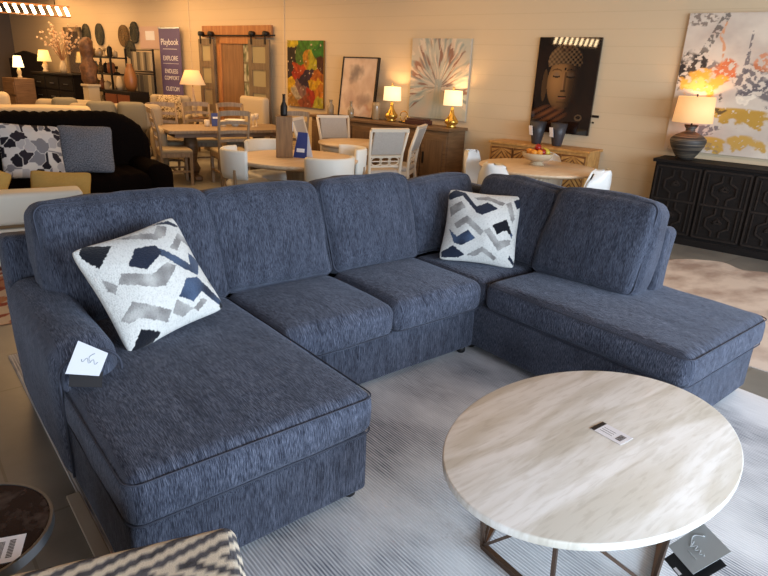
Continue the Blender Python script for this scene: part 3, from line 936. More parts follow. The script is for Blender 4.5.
ws = thing('low_back_sofa', 'white low-backed sofa with brown trim line behind the navy sofa', 'sofa', (-1.03, 3.74, 0), R(-7))
MB().soft((2.1, .26, .26), .04, (0, 0, 0), c=(0, -.24, .50), nz=.002).build('backrest', M_IVORY, ws)
MB().box((0, -.22, .358), (2.1, .24, .025)).build('trim_rail', M_BROWNTRIM, ws)
MB().box((0, 0, .185), (2.08, .70, .31), bev=.02).build('base', M_IVORY, ws)
MB().soft((1.9, .46, .14), .05, (0, 0, .02), c=(0, .13, .43)).build('seat_cushion', M_IVORY, ws)
for x in (-.95, .95):
    for y in (-.28, .28): MB().box((x, y, .015), (.05, .05, .03)).build('foot', M_BROWNTRIM, ws)
def must(u, v): return tuple(c * (.94 + .1 * N(u * 30, v * 30)) for c in lin((.74, .62, .36)))
o = pillow('accent_pillow', .50, .08, must, M_PIL2, 40, .08)
place_quad(o, (-1.12, 3.66, .80), (-.40, 3.66, .82), (-.42, 3.60, .56), (-1.1, 3.60, .56), 0)
o.matrix_world = Matrix.Translation((-.74, 3.82, .60)) @ Euler((R(62), R(26), R(0))).to_matrix().to_4x4()
tag(o, 'mustard yellow pillow behind the white backrest, at the left edge of the view', 'pillow')
o = pillow('accent_pillow', .52, .08, must, M_PIL2, 40, .08)
o.matrix_world = Matrix.Translation((-.10, 3.76, .50)) @ Euler((R(50), R(4), R(-16))).to_matrix().to_4x4()
tag(o, 'wide mustard yellow pillow behind the white backrest, nearer the black sofa arm', 'pillow')

# ------------------------------------------------------------------ chairs
def barrel_chair(label, loc, rz, group, first=[None]):
    """low curved-back dining chair, front towards local -Y"""
    if first[0]: return dup(first[0], loc, rz, label, group)
    t = thing('barrel_dining_chair', label, 'chair', loc, rz, group)
    MB().soft((.48, .46, .09), .04, (0, 0, .012), c=(0, -.02, .455), nz=.001).build('seat', M_WHITEUP, t)
    b = MB(); n = 20; vs = []; fs = []
    for i in range(n + 1):
        a = R(-75 + 150 * i / n)
        for (rr, zz) in ((.235, .56), (.275, .56), (.285, .62), (.285, .84), (.27, .86), (.25, .86), (.235, .84), (.228, .62)):
            flare = 1 + .04 * (zz - .56) / .3
            vs.append((math.sin(a) * rr * flare, math.cos(a) * rr * flare, zz))
    for i in range(n):
        for k in range(8):
            fs.append((i * 8 + k, i * 8 + (k + 1) % 8, (i + 1) * 8 + (k + 1) % 8, (i + 1) * 8 + k))
    fs.append(tuple(range(8))[::-1]); fs.append(tuple(n * 8 + k for k in range(8)))
    b.add(vs, fs, True); b.build('backrest', M_WHITEUP, t)
    for sx, sy in ((-1, -1), (1, -1), (-1, 1), (1, 1)):
        l = MB()
        l.tube([(sx * .20, sy * .19, .44 if sy < 0 else .66), (sx * .215, sy * .21, .0)], [.02, .013], 10)
        l.build('leg', M_TAUPE, t)
    MB().box((0, 0, .40), (.42, .40, .04)).build('seat_frame', M_TAUPE, t)
    first[0] = t
    return t
def ladder_chair(label, loc, rz, group, first=[None]):
    if first[0]: return dup(first[0], loc, rz, label, group)
    t = thing('ladder_back_chair', label, 'chair', loc, rz, group)
    MB().soft((.47, .44, .06), .028, (0, 0, .008), c=(0, 0, .485), nz=0).build('seat', M_BEIGEUP, t)
    MB().box((0, 0, .435), (.46, .43, .06)).build('seat_frame', M_TAUPE, t)
    for sx in (-1, 1):
        MB().bar((sx * .21, -.19, 0), (sx * .21, -.19, .45), .04).build('leg', M_TAUPE, t)
        MB().tube([(sx * .205, .25, 0), (sx * .21, .21, .45), (sx * .215, .23, .75), (sx * .22, .30, 1.06)], [.02, .024, .022, .018], 8).build('leg', M_TAUPE, t)
    for z, y, h in ((1.035, .293, .07), (.90, .26, .045), (.77, .235, .045), (.65, .222, .04)):
        m_ = MB(); pr_ = None; vs = []; fs = []
        for i in range(9):
            x = -.215 + .43 * i / 8; yy = y + .03 * (1 - (x / .215) ** 2); zz = z + (.015 * (1 - (x / .215) ** 2))
            vs += [(x, yy - .01, zz - h / 2), (x, yy + .01, zz - h / 2), (x, yy + .01, zz + h / 2), (x, yy - .01, zz + h / 2)]
        for i in range(8):
            for k in range(4): fs.append((i * 4 + k, i * 4 + (k + 1) % 4, i * 4 + 4 + (k + 1) % 4, i * 4 + 4 + k))
        fs += [(3, 2, 1, 0), (32, 33, 34, 35)]
        m_.add(vs, fs); m_.build('slat', M_TAUPE, t)
    MB().bar((-.21, -.19, .2), (-.21, .235, .2), .025).bar((.21, -.19, .2), (.21, .235, .2), .025).bar((-.21, .02, .2), (.21, .02, .2), .025).build('stretcher', M_TAUPE, t)
    first[0] = t
    return t
def lattice_chair(label, loc, rz, group, first=[None]):
    if first[0]: return dup(first[0], loc, rz, label, group)
    t = thing('lattice_dining_chair', label, 'chair', loc, rz, group)
    MB().soft((.48, .46, .08), .035, (0, 0, .01), c=(0, 0, .47), nz=0).build('seat', M_GREYUP, t)
    MB().box((0, 0, .41), (.48, .45, .06)).build('seat_frame', M_WHITEWOOD, t)
    for sx in (-1, 1):
        MB().bar((sx * .215, -.2, 0), (sx * .215, -.2, .43), .04).build('leg', M_WHITEWOOD, t)
        MB().tube([(sx * .20, .29, 0), (sx * .21, .22, .45), (sx * .225, .25, .73), (sx * .25, .34, 1.01)], [.02, .026, .022, .02], 8).build('leg', M_WHITEWOOD, t)
    tl = R(-18)
    bp = MB(); bp.box((0, .296, .86), (.42, .035, .31), rot=(tl, 0, 0), bev=.012); bp.build('back_panel', M_GREYUP, t)
    MB().box((0, .345, 1.02), (.51, .035, .04), rot=(tl, 0, 0)).build('back_rail', M_WHITEWOOD, t)
    MB().box((0, .243, .69), (.44, .028, .03), rot=(tl, 0, 0)).build('back_rail', M_WHITEWOOD, t)
    la = MB()
    for cx in (-.12, 0, .12):
        la.tube([(cx + .075 * math.cos(a), .228 + .0 + .012 * math.sin(a), .625 + .055 * math.sin(a)) for a in [2 * PI * k / 16 for k in range(16)]], .009, 6, closed=True)
    la.bar((-.21, .222, .56), (.21, .222, .56), .02); la.bar((-.20, .225, .625), (.20, .225, .625), .012)
    la.build('lattice', M_WHITEWOOD, t)
    first[0] = t
    return t
def shell_chair(label, loc, rz, group, first=[None]):
    if first[0]: return dup(first[0], loc, rz, label, group)
    t = thing('shell_chair', label, 'chair', loc, rz, group)
    vs = []; fs = []; n = 16; prof = [(-.22, .44, .20), (-.15, .45, .22), (0, .43, .23), (.12, .44, .235), (.20, .50, .235), (.235, .60, .225), (.255, .72, .20), (.265, .82, .15), (.268, .85, .09)]
    for (y, z, hw) in prof:
        for i in range(n + 1):
            u = -1 + 2 * i / n
            vs.append((u * hw, y - (.10 * u * u if y > .15 else 0), z + (.06 * u ** 4 if y <= .15 else 0)))
    m0 = len(vs)
    vs += [(x * .97, y + (.016 if z > .5 else 0), z - .016) for (x, y, z) in vs]
    W_ = n + 1
    for j in range(len(prof) - 1):
        for i in range(n):
            a = j * W_ + i
            fs.append((a, a + 1, a + W_ + 1, a + W_)); fs.append((m0 + a, m0 + a + W_, m0 + a + W_ + 1, m0 + a + 1))
    for j in range(len(prof) - 1):
        for i in (0, n):
            a = j * W_ + i; fs.append((a, a + W_, m0 + a + W_, m0 + a))
    for i in range(n):
        a = i; b_ = (len(prof) - 1) * W_ + i
        fs.append((a, m0 + a, m0 + a + 1, a + 1)); fs.append((b_, b_ + 1, m0 + b_ + 1, m0 + b_))
    MB().add(vs, fs, True).build('shell', M_WHITEPL, t)
    for sx, sy in ((-1, -1), (1, -1), (-1, 1), (1, 1)):
        MB().tube([(sx * .10, sy * .10, .435), (sx * .2, sy * .2, 0)], [.016, .010], 8).build('leg', M_LIGHTWOOD, t)
    first[0] = t
    return t
def face(loc, target):
    """rz so that local -Y points at the target"""
    d = Vector(target) - Vector(loc)
    return math.atan2(d.y, d.x) + PI / 2

# round dining table with ivory barrel chairs
T1 = (2.27, 3.55)
t = thing('round_dining_table', 'round pale wood dining table surrounded by ivory barrel chairs', 'table', (T1[0], T1[1], 0))
MB().lathe([(0, .69), (.60, .69), (.66, .71), (.68, .725), (.68, .745), (.67, .75), (0, .75)], 72).build('tabletop', M_LIGHTWOOD, t)
MB().lathe([(.36, 0), (.36, .03), (.16, .05), (.12, .12), (.10, .35), (.13, .62), (.22, .69)], 32).build('pedestal', M_TAUPE, t)
g = 'ivory barrel chairs around the round table'
for (x, y), lab in (((1.74, 3.68), 'ivory barrel dining chair left of the round table, nearest the black sofa'),
                    ((2.28, 4.18), 'ivory barrel dining chair on the far side of the round table'),
                    ((2.20, 2.88), 'ivory barrel dining chair on the near side of the round table, seen from behind'),
                    ((2.78, 3.42), 'ivory barrel dining chair right of the round table, nearest the lattice chairs')):
    barrel_chair(lab, (x, y, 0), face((x, y, 0), (T1[0], T1[1], 0)), g)
# bottle carrier and tent sign on it
bx = thing('bottle_carrier', 'tall brown wooden wine carrier box on the round dining table', 'carrier box', (2.15, 3.62, .751), R(-30))
MB().box((0, 0, .22), (.18, .13, .44), bev=.006).build('box', mat('carrier_wood', rgb(138, 100, 56), .6, c2=rgb(112, 78, 42), scale=(30, 30, 4)), bx)
MB().box((.092, 0, .33), (.004, .06, .10)).build('price_card', M_WHITE, bx)
bo = tag(MB().lathe([(.036, .0), (.038, .02), (.038, .10), (.015, .15), (.014, .21), (.017, .212), (.017, .225), (0, .225)], 20).build('bottle', M_METAL, loc=(2.15, 3.62, 1.192)), 'dark bottle standing on top of the wooden carrier box', 'bottle')
ts = thing('tent_sign', 'blue and white tent card leaning beside the bottle carrier', 'sign', (2.335, 3.53, .751), R(-62))
M_BLUE = mat('blue_print', rgb(52, 66, 128), .5)
quad((-.085, -.07, 0), (.085, -.07, 0), (.06, 0, .27), (-.06, 0, .27)).build('front_leaf', M_BLUE, ts)
quad((-.085, .07, 0), (.085, .07, 0), (.06, .001, .27), (-.06, .001, .27)).build('back_leaf', M_WHITE, ts)
quad((-.05, -.0595, .06), (.05, -.0595, .06), (.05, -.05, .10), (-.05, -.05, .10)).build('text_panel', M_WHITE, ts)

# second round table with lattice chairs
T2 = (3.84, 4.52)
t = thing('round_dining_table', 'round dining table with cream apron between the grey lattice-back chairs', 'table', (T2[0], T2[1], 0))
MB().lathe([(0, .72), (.53, .72), (.54, .73), (.54, .75), (0, .75)], 72).build('tabletop', M_LIGHTWOOD, t)
MB().lathe([(.48, .64), (.485, .64), (.485, .72), (.48, .72)], 64).build('apron', M_WHITEWOOD, t)
MB().lathe([(.34, 0), (.34, .04), (.12, .07), (.09, .3), (.13, .6), (.3, .72)], 32).build('pedestal', M_TAUPED, t)
g = 'grey upholstered lattice-back chairs'
for (x, y), lab in (((3.50, 4.92), 'lattice-back chair left of the cream-aproned table, its back turned sideways to the camera'),
                    ((3.98, 5.10), 'lattice-back chair on the far side of the cream-aproned table, showing its grey back panel'),
                    ((3.66, 3.84), 'lattice-back chair nearest the camera, its pierced lattice showing before the sideboard'),
                    ((4.16, 4.06), 'lattice-back chair at the right end of the table, half hidden by the nearest one')):
    lattice_chair(lab, (x, y, 0), face((x, y, 0), (T2[0], T2[1], 0)), g)

# rectangular table with ladder-back chairs
t = thing('rectangular_dining_table', 'long weathered wood pedestal dining table with a small sign and glassware', 'table', (2.98, 6.85, 0), R(-8))
MB().box((0, 0, .735), (1.95, 1.0, .05), bev=.012).build('tabletop', M_TAUPE, t)
MB().box((0, 0, .68), (1.75, .84, .06)).build('apron', M_TAUPED, t)
for x in (-.55, .55):
    MB().lathe([(.10, .06), (.13, .14), (.08, .25), (.11, .45), (.09, .65)], 20).build('pedestal', M_TAUPED, t, loc=(x, 0, 0))
    MB().box((x, 0, .035), (.12, .75, .07), bev=.02).build('foot', M_TAUPED, t)
g = 'taupe ladder-back chairs around the long table'
for (x, y), rz, lab in (((2.02, 6.52), R(78), 'taupe ladder-back chair at the left end of the long table, facing it sideways'),
                    ((2.72, 6.18), R(172), 'taupe ladder-back chair seen from behind on the near side of the long table'),
                    ((2.26, 7.40), R(-8), 'taupe ladder-back chair at the left end of the far row'),
                    ((2.88, 7.52), R(-8), 'taupe ladder-back chair in the middle of the far row, behind the small sign'),
                    ((3.42, 7.36), R(-8), 'taupe ladder-back chair at the right end of the far row, before the barn door'),
                    ((3.62, 6.02), R(172), 'taupe ladder-back chair behind the wine carrier on the near side of the long table')):
    ladder_chair(lab, (x, y, 0), rz, g)
sg = thing('table_sign', 'small blue and white sign on the long dining table', 'sign', (2.90, 7.0, .761), R(-20))
MB().box((0, 0, .10), (.13, .02, .20), rot=(R(-12), 0, 0)).build('panel', M_BLUE, sg)
MB().box((0, -.013, .13), (.09, .004, .03), rot=(R(-12), 0, 0)).box((0, -.011, .06), (.09, .004, .02), rot=(R(-12), 0, 0)).build('print', M_WHITE, sg)
MB().box((0, .03, .01), (.11, .08, .01)).build('foot', M_WHITE, sg)
M_GLASS = mat('pale_glass', rgb(220, 205, 180), .15)
for i, (x, y, lab) in enumerate(((2.76, 7.02, 'pale candle jar left of the small sign on the long table'), (2.99, 6.93, 'pale candle jar right of the small sign on the long table'), (3.42, 6.75, 'pale wine glass at the centre of the long table'), (3.55, 6.88, 'pale wine glass toward the right end of the long table'))):
    if i < 2: mm_ = MB().lathe([(.04, 0), (.045, .02), (.045, .09), (.035, .10), (0, .10)], 16)
    else: mm_ = MB().lathe([(.035, 0), (.035, .005), (.006, .01), (.006, .09), (.035, .12), (.04, .16), (.032, .20), (.03, .20), (.036, .16), (0, .10)], 16)
    tag(mm_.build('candle_jar' if i < 2 else 'wine_glass', M_GLASS, loc=(x, y, .761)), lab, 'candle' if i < 2 else 'glass')
bl = tag(MB().lathe([(.05, 0), (.05, .01), (.14, .07), (.17, .10), (.16, .10), (.12, .06), (0, .03)], 28).build('serving_bowl', M_WHITEUP, loc=(3.22, 6.98, .761)), 'white shallow bowl at the middle of the long table', 'bowl')

# right-hand oval table
T3 = (4.47, 1.93)
t = thing('round_dining_table', 'round oak dining table with fluted drum base in front of the herringbone sideboard', 'table', (T3[0], T3[1], 0))
MB().lathe([(0, .70), (.58, .70), (.66, .725), (.67, .74), (.66, .75), (0, .75)], 72).build('tabletop', M_LIGHTWOOD, t)
fl_ = [( (.27 + .008 * math.cos(k * PI)) * math.cos(2 * PI * k / 80), (.27 + .008 * math.cos(k * PI)) * math.sin(2 * PI * k / 80)) for k in range(80)]
MB().prism(fl_, 0, .70).build('fluted_drum', M_WHITEWOOD, t)
g = 'white moulded shell chairs around the oak table'
for (x, y), lab in (((4.28, 2.55), 'white shell chair at the far left of the oak table, beside the buffet'),
                    ((3.80, 1.88), 'white shell chair on the near left of the oak table, just behind the sofa back'),
                    ((4.84, 2.12), 'white shell chair on the far side of the oak table, before the herringbone sideboard'),
                    ((4.42, 1.27), 'white shell chair at the right of the oak table, nearest the right chaise')):
    shell_chair(lab, (x, y, 0), face((x, y, 0), (T3[0], T3[1], 0)), g)
FB = Vector((4.56, 2.02, .751))
fbw = thing('footed_bowl', 'white footed fruit bowl on the oak dining table', 'bowl', FB)
MB().lathe([(.085, 0), (.08, .018), (.06, .03), (.075, .045), (.14, .065), (.172, .10), (.176, .135), (.168, .137), (.15, .10), (.12, .085), (0, .08)], 36).build('bowl', M_CREAMUP, fbw)
M_RED = mat('red_fruit', rgb(150, 28, 22), .35); M_ORG = mat('orange_fruit', rgb(216, 140, 40), .5); M_YEL = mat('yellow_green_fruit', rgb(196, 176, 60), .45)
random.seed(5)
fp = [(-.09, .03, 'o'), (-.05, -.06, 'o'), (-.11, -.03, 'o'), (0, .05, 'r'), (.02, -.05, 'r'), (-.01, 0, 'r2'), (.10, -.02, 'y'), (.08, .06, 'y'), (.07, -.075, 'y'), (-.04, .09, 'o')]
nm = {'o': ('orange', M_ORG, 'orange fruit in the white bowl', 'oranges in the bowl'), 'r': ('apple', M_RED, 'red apple in the white bowl', 'red apples in the bowl'), 'y': ('pear', M_YEL, 'yellow green pear in the white bowl', 'pears in the bowl')}
FL = iter(['orange at the far left of the white fruit bowl', 'orange at the front left of the white fruit bowl', 'orange at the left rim of the white fruit bowl', 'red apple at the back of the white fruit bowl', 'red apple at the front of the white fruit bowl', 'red apple on top of the heap in the white fruit bowl', 'yellow pear at the right rim of the white fruit bowl', 'yellow pear at the back right of the white fruit bowl', 'yellow pear at the front right of the white fruit bowl', 'orange at the very back of the white fruit bowl'])
for (x, y, k) in fp:
    n_, m_, lb, gp = nm[k[0]]
    z = .145 + (.05 if k == 'r2' else 0) + .02 * (.1 - math.hypot(x, y))
    if n_ == 'pear': pf = [(0, -.035), (.028, -.025), (.036, 0), (.026, .025), (.012, .045), (0, .052)]
    elif n_ == 'apple': pf = [(0, -.03), (.024, -.032), (.038, -.01), (.038, .012), (.022, .034), (.008, .028), (0, .026)]
    else: pf = [(0, -.036), (.02, -.031), (.034, -.012), (.034, .012), (.02, .031), (0, .036)]
    tag(MB().lathe(pf, 16).build(n_, m_, loc=FB + Vector((x, y, z)), rot=(random.uniform(-.4, .4), random.uniform(-.4, .4), 0)), next(FL), 'fruit', gp)

# ------------------------------------------------------------------ furniture along the wall
def wthing(name, label, cat, s, n, z=0, group=None):
    return thing(name, label, cat, wp(s, n, z), WRZ, group)
# local x runs toward decreasing s (right in view), local +y into the wall
def chevron_door(parent, cx, z0, w_, h_, y, mats, k=9):
    d = MB().box((cx, y + .006, z0 + h_ / 2), (w_, .018, h_)).build('door', mats[1], parent)
    pts = MB()
    st_ = h_ / k
    for i in range(-3, k):
        for sg in (-1, 1):
            xa, xb = cx, cx + sg * (w_ / 2 - .01)
            za = z0 + i * st_ + st_ * 2.4; zb = z0 + i * st_
            zs = [max(z0 + .01, min(z0 + h_ - .01, q)) for q in (za, zb, zb + st_ * .62, za + st_ * .62)]
            if zs[2] - zs[1] < .002 and zs[3] - zs[0] < .002: continue
            pts.add([(xa, y - .006, zs[0]), (xb, y - .006, zs[1]), (xb, y - .006, zs[2]), (xa, y - .006, zs[3]),
                     (xa, y, zs[0]), (xb, y, zs[1]), (xb, y, zs[2]), (xa, y, zs[3])],
                    [(0, 1, 2, 3), (4, 7, 6, 5), (0, 4, 5, 1), (1, 5, 6, 2), (2, 6, 7, 3), (3, 7, 4, 0)])
    pts.build('herringbone_inlay', mats[0], d)
hs = wthing('herringbone_sideboard', 'honey wood sideboard with herringbone doors below the dark framed print', 'sideboard', 2.86, .23)
MB().box((0, 0, .50), (1.34, .40, .74), bev=.004).build('body', M_HERR, hs)
MB().box((0, 0, .88), (1.38, .44, .03), bev=.004).build('top', M_HERR, hs)
for k in range(4): chevron_door(hs, -.486 + k * .324, .17, .308, .66, -.215, (M_HERR, M_HERR2))
for x in (-.62, .62):
    for y in (-.16, .16): MB().bar((x, y, 0), (x, y, .13), .04).build('leg', M_METAL, hs)
# long weathered buffet
bf = wthing('long_buffet', 'long weathered brown buffet with panelled doors below the starburst painting', 'buffet', 5.50, .26)
MB().box((0, .01, .49), (2.66, .44, .90), bev=.004).build('body', M_TAUPED, bf)
MB().box((0, 0, .965), (2.72, .49, .04), bev=.006).build('top', M_TAUPED, bf)
for k in range(6):
    x = -1.105 + k * .442
    d = MB().box((x, -.22, .50), (.42, .022, .78), bev=.003).build('door', M_TAUPED, bf)
    MB().box((x, -.234, .50), (.31, .01, .64), bev=.002).build('panel', mat('buffet_panel', rgb(112, 84, 56), .55, c2=rgb(92, 68, 44), scale=(30, 30, 3)) if k == 0 else bpy.data.materials['buffet_panel'], d)
    MB().box((x + (.17 if k % 2 == 0 else -.17), -.242, .56), (.022, .014, .16)).build('handle', M_METAL, d)
MB().box((0, .02, .03), (2.5, .36, .06)).build('plinth', M_METAL, bf)
# carved dark sideboard
cs = wthing('carved_sideboard', 'long espresso wood sideboard with carved lattice doors at the right', 'sideboard', .42, .25)
MB().box((0, .01, .47), (1.98, .43, .82), bev=.004).build('body', M_DARKWOOD, cs)
MB().box((0, 0, .895), (2.04, .47, .035), bev=.006).build('top', M_DARKWOOD, cs)
MB().box((0, .0, .04), (1.98, .44, .08), bev=.004).build('plinth', M_DARKWOOD, cs)
M_CARVE = mat('carved_espresso', rgb(40, 31, 26), .6, spec=.25, c2=rgb(28, 22, 18), scale=(20, 20, 20))
for k in range(4):
    x = -.735 + k * .49
    d = MB().box((x, -.212, .48), (.465, .022, .74), bev=.003).build('door', M_DARKWOOD, cs)
    c_m = MB()
    y = -.229
    for z0 in (.13, .48):
        for sg in (-1, 1):
            P_ = [(x + sg * .04, y, z0 + .02), (x + sg * .04, y, z0 + .08), (x + sg * .115, y, z0 + .125), (x + sg * .115, y, z0 + .215), (x + sg * .04, y, z0 + .26), (x + sg * .04, y, z0 + .33)]
            for a, b in zip(P_[:-1], P_[1:]): c_m.bar(a, b, .016, .018)
            c_m.bar((x + sg * .175, y, z0 + .02), (x + sg * .175, y, z0 + .33), .012, .018)
        c_m.bar((x - .04, y, z0 + .17), (x + .04, y, z0 + .17), .02)
        c_m.bar((x, y, z0 + .215), (x + .04, y, z0 + .17), .02); c_m.bar((x, y, z0 + .215), (x - .04, y, z0 + .17), .02)
    for zz in (.118, .478, .842): c_m.box((x, y + .004, zz), (.44, .016, .018))
    c_m.box((x - .222, y + .004, .48), (.018, .016, .72)); c_m.box((x + .222, y + .004, .48), (.018, .016, .72))
    c_m.build('carved_lattice', M_CARVE, d)
# jar lamp
M_CLAY = mat('ribbed_taupe_ceramic', rgb(46, 41, 37), .55, c2=rgb(120, 106, 88), scale=(1, 1, 60), nscale=1.2, ramp=(.48, .66))
jl = wthing('jar_table_lamp', 'ribbed grey jar lamp with peach drum shade on the carved sideboard', 'lamp', 1.17, .25, .913)
MB().lathe([(.075, 0), (.085, .012), (.115, .05), (.17, .14), (.188, .20), (.182, .225), (.14, .262), (.08, .292), (.05, .305), (.048, .33), (.07, .36), (0, .36)], 48).build('jar_base', M_CLAY, jl)
MB().lathe([(.05, .305), (.046, .335), (.075, .375), (.05, .37), (.03, .36)], 24).build('collar', M_METAL, jl)
MB().lathe([(.008, .35), (.008, .68), (.014, .69), (0, .70)], 12).build('rod', M_METAL, jl)
MB().lathe([(.205, .40), (.185, .67), (.181, .67), (.201, .40)], 48).build('lamp_shade', M_SHADE2, jl)
def bulb(p, e, c=(1, .62, .3), r=.04):
    l = bpy.data.lights.new('lamp_light', 'POINT'); l.energy = e; l.color = c; l.shadow_soft_size = r
    o_ = bpy.data.objects.new('lamp_light', l); COL.objects.link(o_); o_.location = p
bulb(wp(1.17, .25, .913 + .57), 8)
# gold lamps on the buffet
def gold_lamp(label, s, n, first=[None]):
    if first[0]: l = dup(first[0], wp(s, n, .986), WRZ, label)
    else:
        l = wthing('gold_table_lamp', label, 'lamp', s, n, .986)
        MB().lathe([(.07, 0), (.075, .015), (.06, .03), (.095, .06), (.10, .09), (.07, .13), (.035, .18), (.025, .23), (.02, .27), (.0, .28)], 32).build('glass_base', M_GOLD, l)
        MB().lathe([(.006, .26), (.006, .53), (.012, .54), (0, .55)], 10).build('rod', M_GOLD, l)
        MB().lathe([(.135, .30), (.125, .50), (.121, .50), (.131, .30)], 40).build('lamp_shade', M_SHADE, l)
        first[0] = l
    l['group'] = 'gold lamps on the buffet'
    bulb(wp(s, n, .986 + .42), 9)
    return l
gold_lamp('lit white drum lamp on gold glass base, further left on the buffet', 5.38, .22)
gold_lamp('lit white drum lamp on gold glass base, at the right end of the buffet', 4.30, .22)
# things on the buffet
tag(MB().box((0, 0, .03), (.34, .22, .06), bev=.006).box((0, 0, .07), (.30, .18, .02), bev=.004).build('keepsake_box', mat('dark_red_box', rgb(70, 36, 28), .5), loc=wp(4.84, .26, .986), rot=(0, 0, WRZ)), 'dark reddish box between the two gold lamps on the buffet', 'box')
wr = thing('wire_sculpture', 'small brass loop ornament beside the left gold lamp', 'ornament', wp(5.12, .25, .986), WRZ)
MB().tube([(.07 * math.cos(a), 0, .09 + .075 * math.sin(a)) for a in [2 * PI * k / 24 for k in range(24)]], .008, 6, closed=True).build('loop', M_GOLD, wr)
MB().tube([(.04 + .04 * math.cos(a), .02, .055 + .04 * math.sin(a)) for a in [2 * PI * k / 20 for k in range(20)]], .007, 6, closed=True).build('loop', M_GOLD, wr)
MB().box((0, 0, .008), (.14, .07, .015)).build('base', M_METAL, wr)
M_BOT = mat('smoky_glass', rgb(150, 130, 100), .15)
tag(MB().lathe([(.05, 0), (.055, .02), (.055, .14), (.025, .18), (.025, .22), (.04, .24), (0, .24)], 20).build('glass_jar', M_BOT, loc=wp(6.62, .25, .986)), 'smoky glass jar at the left end of the buffet', 'jar')
tag(MB().lathe([(.045, 0), (.05, .02), (.05, .12), (.02, .17), (.02, .24), (.03, .25), (0, .25)], 20).build('glass_jar', M_BOT, loc=wp(6.08, .36, .986)), 'smoky glass bottle standing before the leaning picture', 'jar')
tag(MB().lathe([(.055, 0), (.06, .02), (.06, .2), (.055, .26), (.05, .26), (.055, .2), (0, .02)], 20).build('glass_jar', M_BOT, loc=wp(5.66, .25, .986)), 'tall smoky glass cylinder right of the leaning picture', 'jar')

# black vases on the herringbone sideboard
M_VASE = mat('charcoal_ceramic', rgb(52, 50, 54), .45)
def vase(label, s, first=[None]):
    if first[0]: return dup(first[0], wp(s, .22, .896), WRZ, label, 'charcoal vases')
    v = wthing('flared_vase', label, 'vase', s, .22, .896, 'charcoal vases')
    MB().lathe([(.055, 0), (.06, .01), (.085, .14), (.105, .28), (.098, .28), (.078, .14), (0, .02)], 32).build('body', M_VASE, v)
    MB().box((-.05, -.098, .17), (.06, .003, .12), rot=(R(14), 0, R(-20))).build('price_card', M_WHITE, v)
    first[0] = v
    return v
vase('charcoal flared vase with white card, left of the pair on the sideboard', 2.98)
vase('charcoal flared vase with white card, right of the pair on the sideboard', 2.70)

# ------------------------------------------------------------------ art on the wall
M_ART = attr_mat('canvas_print', .6, .3); M_GLOSSART = attr_mat('glossy_acrylic_print', .03, .6)
def art(name, label, cat, s, z0, w_, h_, fn, nx, ny, n=.04, th=.035, mt=None):
    o = painted(name, w_, h_, nx, ny, fn, mt or M_ART, None, th, wp(s, n, z0), (0, 0, WRZ))
    return tag(o, label, cat)
def serene(u, v):
    """gold carved face emerging from darkness"""
    t = 1 - v
    bg = mix(lin((.055, .035, .03)), lin((.14, .08, .05)), .5 + fbm(u, v, 3, 2))
    c = bg
    fx, fy = (u - .46) / .25, (t - .46) / .27
    d = fx * fx + fy * fy * (1.0 if fy < 0 else .85)
    if d < 1 and t > .2:
        lit = max(0, .60 - .55 * fx) * (1 - d * .65) * (1 - .35 * max(0, fy))
        c = mix(bg, lin((.70, .50, .29)), lit * (1 - sstep(.1, .6, fx) * .6))
        for ex in (-.42, .50):
            e = ((fx - ex) / .27) ** 2 + ((fy + .29) / .14) ** 2
            if e < 1: c = mix(c, lin((.42, .36, .30)), .55 * (1 - e) * (1 if ex < 0 else .5))
            if abs(fy + .20 + .5 * (abs(fx - ex) ** 2)) < .03 and abs(fx - ex) < .25: c = mix(c, lin((.05, .03, .03)), .9)
            if abs(fy + .50 - .6 * (fx - ex) ** 2) < .025 and abs(fx - ex) < .3: c = mix(c, lin((.12, .07, .05)), .7)
        if abs(fx - .08) < .05 and -.4 < fy < .28: c = mix(c, lin((.60, .42, .26)), .6)
        if .12 < fx < .26 and -.4 < fy < .32: c = mix(c, lin((.08, .05, .04)), .55)
        if abs(fy - .33) < .035 and abs(fx - .12) < .16: c = mix(c, lin((.08, .05, .04)), .8)
        if abs(fy - .60 + .08 * fx) < .05 and abs(fx - .12) < .24: c = mix(c, lin((.52, .32, .22)), .75)
        if abs(fy - .55) < .016 and abs(fx - .12) < .26: c = lin((.07, .04, .03))
        if (fx - .12) ** 2 + (fy + .52) ** 2 < .003: c = lin((.06, .04, .03))
    hx, hy = (u - .47) / .28, (t - .24) / .17
    if hx * hx + hy * hy < 1 and t < .27 + .04 * hx * hx:
        k = math.sin(u * 82 + (int(t * 38) % 2) * PI) * abs(math.sin(t * 119))
        c = mix(lin((.12, .08, .05)), lin((.50, .38, .25)), .42 + .40 * k - .32 * hx)
    if ((u - .47) / .10) ** 2 + ((t - .09) / .06) ** 2 < 1 and t > .045: c = mix(lin((.14, .09, .06)), lin((.40, .28, .17)), .5 + .5 * math.sin(u * 70) * math.sin(t * 110))
    if ((u - .17) / .045) ** 2 + ((t - .50) / .17) ** 2 < 1: c = mix(c, lin((.34, .24, .14)), .7)
    if .66 < t < .68 and .4 < u < .6: c = mix(c, bg, .3)
    if t > .70 and t < .92 and u < .66:
        r_ = ((u - .30) / .34) ** 2 + ((t - .80) / .11) ** 2
        if r_ < 1: c = mix(c, mix(lin((.22, .11, .06)), lin((.48, .28, .15)), .5 + .5 * math.sin((u * .7 + t * 2.0 + .25 * u * u) * 40)), .85 * (1 - r_))
    if ((u - .80) / .06) ** 2 + ((t - .82) / .035) ** 2 < 1 and ((u - .80) / .04) ** 2 + ((t - .815) / .02) ** 2 > 1: c = lin((.36, .28, .20))
    return c
art('portrait_print', 'tall glossy dark print of a serene golden statue face above the herringbone sideboard', 'wall art', 2.785, 1.04, .80, 1.15, serene, 110, 160, mt=M_GLOSSART)
